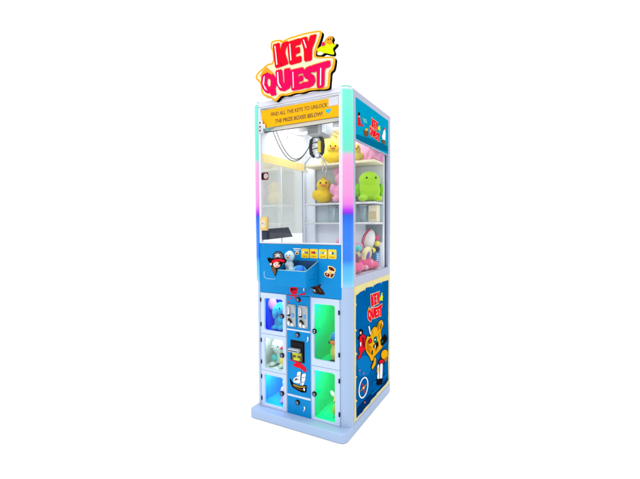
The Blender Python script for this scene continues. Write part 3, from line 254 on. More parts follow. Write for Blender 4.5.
CHEST = [['parch',[[-0.1231,0.9402],[-0.1096,0.9389],[-0.1052,0.9382],[-0.0997,0.9362],[-0.0961,0.9341],[-0.0863,0.927],[-0.0836,0.9245],[-0.0818,0.9212],[-0.0819,0.9187],[-0.084,0.9117],[-0.0848,0.9095],[-0.0859,0.9072],[-0.0869,0.906],[-0.0897,0.9034],[-0.0904,0.9023],[-0.0908,0.9007],[-0.0905,0.8993],[-0.0892,0.8949],[-0.0891,0.8931],[-0.0903,0.8899],[-0.0921,0.8868],[-0.0984,0.8773],[-0.1015,0.8747],[-0.1082,0.8732],[-0.1149,0.8737],[-0.1371,0.8771],[-0.1436,0.8788],[-0.1492,0.8823],[-0.1508,0.8858],[-0.1522,0.8973],[-0.152,0.9009],[-0.1496,0.905],[-0.1463,0.9073],[-0.1347,0.913],[-0.1315,0.9153],[-0.1291,0.9193],[-0.1288,0.9229],[-0.1302,0.9343],[-0.1299,0.9376],[-0.127,0.94]]],['chestbrown',[[-0.1191,0.9351],[-0.1091,0.934],[-0.1058,0.9333],[-0.1017,0.9316],[-0.0989,0.9297],[-0.0912,0.9234],[-0.089,0.9214],[-0.0875,0.919],[-0.0875,0.9176],[-0.0889,0.9137],[-0.0899,0.9126],[-0.0924,0.9119],[-0.0951,0.9119],[-0.1043,0.9127],[-0.1073,0.9131],[-0.1109,0.9143],[-0.1133,0.9155],[-0.1197,0.9196],[-0.1216,0.9212],[-0.1232,0.9237],[-0.1238,0.9257],[-0.1245,0.9321],[-0.1241,0.9338],[-0.1219,0.9351]]],['darkred',[[-0.14,0.9],[-0.1257,0.8976],[-0.1216,0.8964],[-0.1186,0.8937],[-0.1182,0.891],[-0.1197,0.882],[-0.1208,0.8795],[-0.1238,0.878],[-0.1272,0.8782],[-0.1386,0.8807],[-0.1421,0.8819],[-0.1451,0.8846],[-0.1461,0.8873],[-0.1475,0.8962],[-0.1471,0.8987],[-0.1441,0.9002]]],['chestbrown',[[-0.1078,0.8961],[-0.0993,0.8979],[-0.0968,0.8982],[-0.0947,0.8979],[-0.094,0.8971],[-0.0933,0.8939],[-0.0934,0.8926],[-0.0944,0.8902],[-0.0958,0.8879],[-0.1008,0.8806],[-0.1025,0.8785],[-0.1048,0.8769],[-0.1065,0.8766],[-0.1115,0.8769],[-0.1129,0.8775],[-0.1139,0.8795],[-0.114,0.882],[-0.1132,0.8903],[-0.1125,0.8928],[-0.1103,0.8952]]],['gold',[[-0.1067,0.9019],[-0.1069,0.9012],[-0.107,0.901],[-0.1071,0.9007],[-0.1073,0.9004],[-0.1078,0.8998],[-0.108,0.8996],[-0.1083,0.8993],[-0.1085,0.8991],[-0.1093,0.8986],[-0.1096,0.8984],[-0.11,0.8982],[-0.1103,0.898],[-0.1113,0.8977],[-0.1117,0.8976],[-0.1122,0.8974],[-0.1126,0.8974],[-0.1137,0.8972],[-0.114,0.8971],[-0.1145,0.8971],[-0.1149,0.8971],[-0.116,0.8972],[-0.1164,0.8972],[-0.1169,0.8973],[-0.1172,0.8973],[-0.1182,0.8976],[-0.1186,0.8977],[-0.119,0.8979],[-0.1193,0.898],[-0.12,0.8985],[-0.1203,0.8986],[-0.1206,0.8989],[-0.1208,0.8991],[-0.1213,0.8997],[-0.1215,0.8999],[-0.1216,0.9002],[-0.1217,0.9004],[-0.1219,0.9011],[-0.1219,0.9013],[-0.1219,0.9016],[-0.1219,0.9019],[-0.1217,0.9026],[-0.1216,0.9028],[-0.1214,0.9031],[-0.1213,0.9034],[-0.1208,0.904],[-0.1206,0.9042],[-0.1203,0.9045],[-0.12,0.9047],[-0.1192,0.9052],[-0.1189,0.9054],[-0.1185,0.9056],[-0.1182,0.9058],[-0.1172,0.9061],[-0.1168,0.9062],[-0.1164,0.9064],[-0.116,0.9064],[-0.1149,0.9066],[-0.1145,0.9067],[-0.114,0.9067],[-0.1136,0.9067],[-0.1125,0.9066],[-0.1121,0.9066],[-0.1116,0.9065],[-0.1113,0.9064],[-0.1103,0.9062],[-0.11,0.9061],[-0.1096,0.9059],[-0.1093,0.9058],[-0.1085,0.9053],[-0.1082,0.9052],[-0.1079,0.9049],[-0.1078,0.9047],[-0.1073,0.9041],[-0.1071,0.9039],[-0.1069,0.9036],[-0.1069,0.9034],[-0.1067,0.9027],[-0.1067,0.9025],[-0.1067,0.9022]]],['parch',[[-0.1306,0.8924],[-0.1307,0.8918],[-0.1307,0.8916],[-0.1308,0.8913],[-0.1309,0.8911],[-0.1311,0.8906],[-0.1312,0.8904],[-0.1314,0.8901],[-0.1315,0.89],[-0.1319,0.8895],[-0.132,0.8894],[-0.1322,0.8892],[-0.1324,0.8891],[-0.1329,0.8888],[-0.1331,0.8887],[-0.1333,0.8886],[-0.1335,0.8886],[-0.1341,0.8884],[-0.1343,0.8884],[-0.1345,0.8884],[-0.1347,0.8884],[-0.1353,0.8885],[-0.1355,0.8885],[-0.1357,0.8886],[-0.1359,0.8886],[-0.1364,0.8889],[-0.1366,0.889],[-0.1368,0.8891],[-0.1369,0.8892],[-0.1373,0.8897],[-0.1374,0.8898],[-0.1376,0.89],[-0.1377,0.8902],[-0.1379,0.8907],[-0.138,0.8909],[-0.1381,0.8912],[-0.1381,0.8914],[-0.1382,0.8919],[-0.1382,0.8921],[-0.1382,0.8924],[-0.1382,0.8926],[-0.1381,0.8932],[-0.1381,0.8934],[-0.138,0.8937],[-0.1379,0.8939],[-0.1377,0.8944],[-0.1376,0.8946],[-0.1374,0.8949],[-0.1373,0.895],[-0.1369,0.8955],[-0.1367,0.8956],[-0.1365,0.8958],[-0.1364,0.8959],[-0.1359,0.8962],[-0.1357,0.8963],[-0.1354,0.8964],[-0.1352,0.8964],[-0.1347,0.8966],[-0.1345,0.8966],[-0.1342,0.8966],[-0.134,0.8966],[-0.1335,0.8965],[-0.1333,0.8965],[-0.133,0.8964],[-0.1329,0.8964],[-0.1324,0.8961],[-0.1322,0.896],[-0.132,0.8959],[-0.1319,0.8958],[-0.1315,0.8953],[-0.1313,0.8952],[-0.1312,0.895],[-0.1311,0.8948],[-0.1308,0.8943],[-0.1308,0.8941],[-0.1307,0.8939],[-0.1306,0.8937],[-0.1306,0.8931],[-0.1305,0.8929],[-0.1305,0.8926]]],['black',[[-0.1027,0.9242],[-0.1028,0.9237],[-0.1028,0.9235],[-0.1029,0.9233],[-0.103,0.9231],[-0.1033,0.9227],[-0.1033,0.9225],[-0.1035,0.9223],[-0.1036,0.9222],[-0.104,0.9218],[-0.1042,0.9217],[-0.1044,0.9216],[-0.1045,0.9215],[-0.105,0.9212],[-0.1052,0.9211],[-0.1054,0.9211],[-0.1056,0.921],[-0.1062,0.9209],[-0.1064,0.9209],[-0.1066,0.9209],[-0.1068,0.9209],[-0.1074,0.9209],[-0.1075,0.9209],[-0.1078,0.921],[-0.108,0.9211],[-0.1085,0.9213],[-0.1086,0.9213],[-0.1088,0.9215],[-0.109,0.9216],[-0.1094,0.9219],[-0.1095,0.922],[-0.1096,0.9222],[-0.1097,0.9224],[-0.11,0.9228],[-0.1101,0.9229],[-0.1101,0.9231],[-0.1102,0.9233],[-0.1103,0.9238],[-0.1103,0.924],[-0.1103,0.9242],[-0.1103,0.9244],[-0.1102,0.9249],[-0.1101,0.925],[-0.11,0.9253],[-0.11,0.9254],[-0.1097,0.9259],[-0.1096,0.926],[-0.1095,0.9262],[-0.1093,0.9263],[-0.1089,0.9267],[-0.1088,0.9268],[-0.1086,0.927],[-0.1084,0.9271],[-0.1079,0.9273],[-0.1078,0.9274],[-0.1075,0.9275],[-0.1073,0.9275],[-0.1068,0.9276],[-0.1066,0.9277],[-0.1063,0.9277],[-0.1061,0.9277],[-0.1056,0.9276],[-0.1054,0.9276],[-0.1052,0.9275],[-0.105,0.9275],[-0.1045,0.9273],[-0.1043,0.9272],[-0.1041,0.9271],[-0.104,0.927],[-0.1036,0.9266],[-0.1035,0.9265],[-0.1033,0.9263],[-0.1032,0.9262],[-0.103,0.9258],[-0.1029,0.9256],[-0.1028,0.9254],[-0.1028,0.9252],[-0.1027,0.9247],[-0.1027,0.9246],[-0.1027,0.9243]]]]
TITLE = [['parch',[[-0.3425,1.006],[-0.3325,1.0147],[-0.3207,1.0134],[-0.3149,1.0018],[-0.3228,0.9932],[-0.3406,0.9943]]],['chestbrown',[[-0.3365,1.0045],[-0.3247,1.0066],[-0.3208,1.0],[-0.3346,0.9962]]],['white',[[-0.3542,1.031],[-0.3048,1.0305],[-0.3049,1.0255],[-0.3542,1.026]]],['white',[[-0.3483,1.0211],[-0.3127,1.0203],[-0.3128,1.0161],[-0.3483,1.0168]]]]
SHIP = [['black',[[-0.3859,0.2612],[-0.3815,0.2605],[-0.3798,0.2598],[-0.3769,0.2573],[-0.3744,0.2545],[-0.3667,0.2448],[-0.3638,0.2419],[-0.3591,0.2391],[-0.3551,0.238],[-0.343,0.2359],[-0.339,0.2353],[-0.3337,0.2347],[-0.33,0.2346],[-0.3198,0.2344],[-0.3159,0.2347],[-0.3094,0.2359],[-0.3039,0.2376],[-0.287,0.2431],[-0.2819,0.2447],[-0.2771,0.2456],[-0.2752,0.2455],[-0.2719,0.2439],[-0.271,0.2424],[-0.2704,0.2376],[-0.2705,0.2319],[-0.2715,0.2127],[-0.2727,0.2069],[-0.2764,0.2018],[-0.2809,0.2001],[-0.2961,0.1976],[-0.3014,0.1971],[-0.3086,0.1973],[-0.3139,0.1982],[-0.3292,0.2017],[-0.3345,0.203],[-0.3413,0.2049],[-0.3462,0.2064],[-0.36,0.2111],[-0.3644,0.213],[-0.3691,0.2164],[-0.3716,0.2196],[-0.3776,0.2296],[-0.3795,0.2332],[-0.3818,0.2384],[-0.3831,0.2425],[-0.3865,0.2545],[-0.3872,0.258],[-0.387,0.2607]]],['brown',[[-0.3492,0.2232],[-0.3269,0.2181],[-0.3195,0.2167],[-0.3105,0.2159],[-0.3046,0.2162],[-0.2885,0.218],[-0.2839,0.2184],[-0.2803,0.2182],[-0.2797,0.2176],[-0.2806,0.2153],[-0.2817,0.2144],[-0.2857,0.2132],[-0.2904,0.2122],[-0.3065,0.2092],[-0.3124,0.2087],[-0.3212,0.2093],[-0.3283,0.2108],[-0.3498,0.2164],[-0.3561,0.2183],[-0.3612,0.2203],[-0.3624,0.2215],[-0.3623,0.2245],[-0.3611,0.2251],[-0.3558,0.2246]]],['gold',[[-0.3505,0.2323],[-0.3273,0.2295],[-0.3196,0.2289],[-0.3102,0.2293],[-0.304,0.2303],[-0.287,0.2345],[-0.2821,0.2356],[-0.2782,0.2361],[-0.2773,0.2358],[-0.2773,0.2339],[-0.2783,0.2332],[-0.2824,0.2316],[-0.2876,0.2302],[-0.3054,0.2255],[-0.3118,0.2243],[-0.3212,0.2238],[-0.3287,0.2244],[-0.3511,0.2274],[-0.3576,0.2284],[-0.3629,0.2296],[-0.3642,0.2304],[-0.3641,0.2326],[-0.3628,0.2331],[-0.3573,0.233]]],['white',[[-0.3265,0.313],[-0.3145,0.3174],[-0.3112,0.3177],[-0.309,0.3146],[-0.3091,0.3098],[-0.3118,0.2924],[-0.3127,0.2864],[-0.3135,0.2787],[-0.314,0.2731],[-0.315,0.2574],[-0.3159,0.2528],[-0.3187,0.2488],[-0.322,0.2475],[-0.3332,0.246],[-0.337,0.2457],[-0.342,0.2455],[-0.3457,0.2457],[-0.356,0.2467],[-0.359,0.2475],[-0.3612,0.2498],[-0.3615,0.2526],[-0.3606,0.2617],[-0.3597,0.2648],[-0.3568,0.2691],[-0.3534,0.2721],[-0.3421,0.281],[-0.3388,0.2841],[-0.3359,0.2889],[-0.335,0.2926],[-0.334,0.3039],[-0.3331,0.3074],[-0.33,0.3111]]],['white',[[-0.2934,0.3079],[-0.2816,0.3123],[-0.2783,0.3126],[-0.2762,0.3095],[-0.2763,0.3048],[-0.279,0.2875],[-0.2801,0.2814],[-0.2821,0.2731],[-0.284,0.2669],[-0.2901,0.2489],[-0.2924,0.2436],[-0.2962,0.2394],[-0.2995,0.2384],[-0.3097,0.2386],[-0.3125,0.2396],[-0.314,0.2434],[-0.3136,0.2481],[-0.31,0.2643],[-0.3088,0.2698],[-0.3071,0.2771],[-0.3059,0.2822],[-0.3024,0.2969],[-0.3007,0.3014],[-0.2971,0.3058]]],['hatgrey',[[-0.347,0.2708],[-0.3374,0.2748],[-0.3347,0.2756],[-0.3327,0.2749],[-0.3325,0.2732],[-0.3334,0.2663],[-0.334,0.2642],[-0.3359,0.2621],[-0.3379,0.2611],[-0.3448,0.2591],[-0.3469,0.2587],[-0.349,0.2594],[-0.3498,0.2607],[-0.3515,0.2656],[-0.3515,0.2672],[-0.3496,0.2693]]],['red',[[-0.3617,0.3498],[-0.3529,0.3588],[-0.3495,0.3616],[-0.3435,0.3647],[-0.3383,0.3664],[-0.322,0.3706],[-0.3162,0.3711],[-0.3078,0.3689],[-0.3013,0.3652],[-0.282,0.3517],[-0.2765,0.3471],[-0.2723,0.341],[-0.2715,0.3366],[-0.2724,0.324],[-0.2731,0.3206],[-0.2751,0.3185],[-0.2773,0.3189],[-0.2848,0.3227],[-0.2876,0.324],[-0.292,0.3262],[-0.2956,0.328],[-0.3065,0.3333],[-0.3105,0.335],[-0.3165,0.3365],[-0.3213,0.3371],[-0.3358,0.3382],[-0.3407,0.3387],[-0.3465,0.3396],[-0.3504,0.3404],[-0.3607,0.3431],[-0.3633,0.3443],[-0.3636,0.3471]]],['hotpink',[[-0.384,0.3764],[-0.3621,0.3815],[-0.3548,0.3827],[-0.3457,0.3826],[-0.3395,0.3814],[-0.3224,0.3761],[-0.3182,0.3744],[-0.3175,0.3723],[-0.3205,0.3709],[-0.3342,0.3671],[-0.3387,0.3661],[-0.3442,0.3659],[-0.3477,0.3665],[-0.3572,0.3694],[-0.3608,0.3703],[-0.3668,0.3712],[-0.3718,0.3717],[-0.3876,0.3728],[-0.3909,0.3734],[-0.3895,0.3748]]],['black',[[-0.3083,0.3246],[-0.3066,0.3249],[-0.3061,0.3227],[-0.3056,0.3133],[-0.3054,0.3016],[-0.3049,0.2612],[-0.3049,0.2495],[-0.3052,0.2398],[-0.3058,0.2375],[-0.308,0.2371],[-0.3086,0.2392],[-0.3091,0.2486],[-0.3092,0.2604],[-0.3093,0.3009],[-0.3092,0.3126],[-0.3088,0.3222]]],['black',[[-0.3869,0.2623],[-0.3842,0.2636],[-0.3829,0.2632],[-0.3796,0.2603],[-0.3762,0.2564],[-0.365,0.2429],[-0.3619,0.2389],[-0.3598,0.2354],[-0.36,0.2343],[-0.3626,0.2331],[-0.364,0.2334],[-0.3672,0.2363],[-0.3706,0.2402],[-0.3819,0.2537],[-0.385,0.2577],[-0.387,0.2612]]],['white',[[-0.2903,0.2259],[-0.2844,0.2263],[-0.2827,0.226],[-0.2816,0.2242],[-0.2815,0.2218],[-0.2824,0.2135],[-0.2829,0.2112],[-0.2839,0.2094],[-0.2849,0.2092],[-0.2882,0.21],[-0.2893,0.2106],[-0.2905,0.2124],[-0.2911,0.2145],[-0.2928,0.2215],[-0.2929,0.2236],[-0.2919,0.2253]]],['grey',[[-0.3457,0.2627],[-0.3276,0.2706],[-0.3224,0.2728],[-0.3181,0.2742],[-0.3171,0.2741],[-0.3172,0.2722],[-0.3181,0.2712],[-0.3222,0.2689],[-0.3272,0.2664],[-0.3444,0.2583],[-0.3495,0.256],[-0.3538,0.2546],[-0.355,0.2547],[-0.3559,0.2568],[-0.3551,0.2579],[-0.351,0.2602]]],['grey',[[-0.335,0.2867],[-0.3212,0.293],[-0.3172,0.2947],[-0.314,0.2957],[-0.3133,0.2955],[-0.3133,0.2937],[-0.3141,0.2928],[-0.3175,0.2908],[-0.3218,0.2887],[-0.3364,0.2819],[-0.3406,0.28],[-0.3439,0.279],[-0.3444,0.2793],[-0.3435,0.2817],[-0.3425,0.2827],[-0.339,0.2848]]],['grey',[[-0.2991,0.2862],[-0.2873,0.2907],[-0.2838,0.2918],[-0.2811,0.2924],[-0.2804,0.2922],[-0.2804,0.2903],[-0.2811,0.2895],[-0.2839,0.288],[-0.2873,0.2865],[-0.2991,0.2817],[-0.3026,0.2804],[-0.3054,0.2798],[-0.3061,0.2801],[-0.306,0.2823],[-0.3054,0.2832],[-0.3026,0.2848]]],['grey',[[-0.3053,0.2587],[-0.2943,0.2616],[-0.2911,0.2623],[-0.2885,0.2626],[-0.2879,0.2622],[-0.2879,0.2604],[-0.2886,0.2597],[-0.2912,0.2585],[-0.2943,0.2574],[-0.3054,0.2542],[-0.3086,0.2533],[-0.3112,0.2531],[-0.3118,0.2535],[-0.3118,0.2558],[-0.3112,0.2566],[-0.3086,0.2578]]]]
HEADER = [['hdark',[[0.1155,1.6611],[0.1456,1.6619],[0.1634,1.6628],[0.1868,1.6645],[0.2079,1.6665],[0.2485,1.6709],[0.2717,1.6731],[0.3,1.6751],[0.3241,1.6763],[0.3686,1.6779],[0.3969,1.679],[0.437,1.6807],[0.4758,1.6824],[0.5544,1.6861],[0.5909,1.6859],[0.6188,1.6816],[0.6282,1.6746],[0.6283,1.6578],[0.602,1.6496],[0.5258,1.6421],[0.4302,1.6378],[0.2372,1.6329],[0.16,1.6322],[0.1054,1.6346],[0.088,1.6391],[0.0888,1.6503],[0.0923,1.6554],[0.1023,1.6594]]],['red',[[0.1104,1.7719],[0.1352,1.7822],[0.1477,1.753],[0.156,1.7226],[0.1307,1.7073],[0.106,1.7153]]],['black',[[0.1145,1.7769],[0.1311,1.7891],[0.1436,1.7826],[0.1393,1.7703],[0.1185,1.7652]]],['skin',[[0.1371,1.7645],[0.1369,1.7639],[0.1368,1.7636],[0.1366,1.7632],[0.1364,1.7629],[0.136,1.7623],[0.1357,1.762],[0.1354,1.7616],[0.135,1.7613],[0.1344,1.7607],[0.134,1.7605],[0.1335,1.7601],[0.133,1.7599],[0.1322,1.7594],[0.1317,1.7592],[0.1311,1.7589],[0.1306,1.7587],[0.1297,1.7584],[0.1292,1.7583],[0.1285,1.7581],[0.128,1.758],[0.1271,1.7579],[0.1266,1.7578],[0.126,1.7578],[0.1255,1.7578],[0.1247,1.7579],[0.1243,1.7579],[0.1238,1.758],[0.1234,1.7581],[0.1227,1.7583],[0.1224,1.7585],[0.122,1.7587],[0.1218,1.7588],[0.1214,1.7592],[0.1212,1.7594],[0.121,1.7597],[0.1209,1.76],[0.1207,1.7605],[0.1207,1.7608],[0.1207,1.7611],[0.1207,1.7614],[0.1209,1.762],[0.121,1.7623],[0.1212,1.7627],[0.1214,1.763],[0.1218,1.7636],[0.1221,1.7639],[0.1224,1.7643],[0.1228,1.7646],[0.1234,1.7652],[0.1238,1.7655],[0.1243,1.7658],[0.1248,1.7661],[0.1256,1.7665],[0.1261,1.7667],[0.1267,1.767],[0.1272,1.7672],[0.1281,1.7675],[0.1286,1.7676],[0.1292,1.7678],[0.1297,1.7679],[0.1307,1.768],[0.1312,1.7681],[0.1317,1.7681],[0.1322,1.7681],[0.1331,1.7681],[0.1335,1.768],[0.134,1.768],[0.1344,1.7679],[0.1351,1.7676],[0.1354,1.7675],[0.1358,1.7673],[0.136,1.7671],[0.1364,1.7667],[0.1367,1.7665],[0.1368,1.7662],[0.137,1.7659],[0.1371,1.7654],[0.1371,1.7652],[0.1371,1.7648]]],['red',[[0.156,1.7259],[0.1993,1.7324],[0.1818,1.7202],[0.1517,1.7136]]],['hlight',[[0.1733,1.7673],[0.2397,1.775],[0.2534,1.753],[0.195,1.7437]]],['brown',[[0.1904,1.6975],[0.226,1.7117],[0.2718,1.7062],[0.2624,1.6805],[0.2258,1.6699],[0.1991,1.6762]]],['gold',[[0.2125,1.7121],[0.2487,1.725],[0.2579,1.7135],[0.2259,1.7033]]],['white',[[0.5342,1.7703],[0.5628,1.7877],[0.5745,1.7598],[0.5687,1.716],[0.5174,1.7127],[0.5062,1.7291]]],['brown',[[0.4896,1.7055],[0.5343,1.7085],[0.5746,1.7104],[0.5572,1.6826],[0.5062,1.6883]]],['red',[[0.5285,1.7859],[0.5628,1.7971],[0.557,1.7827],[0.5342,1.774]]],['limeyellow',[[0.4594,1.7698],[0.459,1.7685],[0.4588,1.7677],[0.4584,1.7669],[0.4579,1.7662],[0.4569,1.7649],[0.4563,1.7641],[0.4555,1.7633],[0.4548,1.7626],[0.4533,1.7615],[0.4524,1.7608],[0.4513,1.7601],[0.4503,1.7595],[0.4484,1.7586],[0.4473,1.7581],[0.446,1.7576],[0.4449,1.7572],[0.4428,1.7565],[0.4417,1.7562],[0.4403,1.7559],[0.4392,1.7557],[0.4371,1.7555],[0.436,1.7554],[0.4347,1.7554],[0.4336,1.7554],[0.4318,1.7556],[0.4308,1.7557],[0.4297,1.7559],[0.4288,1.7562],[0.4274,1.7567],[0.4266,1.7571],[0.4258,1.7576],[0.4252,1.758],[0.4243,1.7589],[0.4238,1.7594],[0.4234,1.7601],[0.4232,1.7607],[0.4228,1.7618],[0.4227,1.7625],[0.4227,1.7633],[0.4228,1.7639],[0.4232,1.7652],[0.4234,1.7659],[0.4238,1.7668],[0.4243,1.7675],[0.4252,1.7688],[0.4258,1.7695],[0.4266,1.7703],[0.4274,1.771],[0.4288,1.7722],[0.4297,1.7728],[0.4308,1.7735],[0.4318,1.7741],[0.4336,1.775],[0.4347,1.7755],[0.436,1.7761],[0.4371,1.7765],[0.4392,1.7771],[0.4403,1.7774],[0.4417,1.7777],[0.4428,1.7779],[0.4449,1.7782],[0.446,1.7783],[0.4473,1.7783],[0.4484,1.7783],[0.4503,1.7782],[0.4513,1.778],[0.4524,1.7778],[0.4533,1.7776],[0.4548,1.777],[0.4555,1.7767],[0.4563,1.7762],[0.4569,1.7757],[0.4579,1.7749],[0.4584,1.7743],[0.4588,1.7737],[0.459,1.7731],[0.4594,1.7719],[0.4595,1.7713],[0.4595,1.7705]]]]
HLOGO = [[[0.2673,1.7595],[0.2908,1.8025],[0.4096,1.8154],[0.4516,1.7255],[0.4199,1.6939],[0.2741,1.6982]]]
SEA = [[0.0842,0.7727],[0.1139,0.7756],[0.143,0.7823],[0.1878,0.7834],[0.2062,0.787],[0.2155,0.7732],[0.2281,0.7937],[0.2826,0.7904],[0.3327,0.7868],[0.3498,0.7781],[0.3602,0.7884],[0.4206,0.7925],[0.4876,0.7904],[0.4953,0.7776],[0.5107,0.7912],[0.5741,0.788],[0.6405,0.7861],[0.6409,0.6487],[0.637,0.5255],[0.646,0.371],[0.6336,0.2496],[0.6447,0.0924],[0.6066,0.096],[0.5879,0.0857],[0.5351,0.0899],[0.4671,0.0881],[0.413,0.0962],[0.4058,0.0843],[0.3488,0.0868],[0.3076,0.0943],[0.2975,0.0792],[0.232,0.083],[0.1881,0.0917],[0.1804,0.0755],[0.1323,0.0792],[0.0845,0.0794],[0.0822,0.1728],[0.1022,0.1702],[0.0795,0.191],[0.083,0.3088],[0.1,0.3083],[0.0802,0.3239],[0.0837,0.4386],[0.1007,0.439],[0.081,0.4563],[0.0789,0.572],[0.0986,0.5727],[0.0789,0.586],[0.0825,0.7139],[0.0937,0.7173],[0.0826,0.7306]]
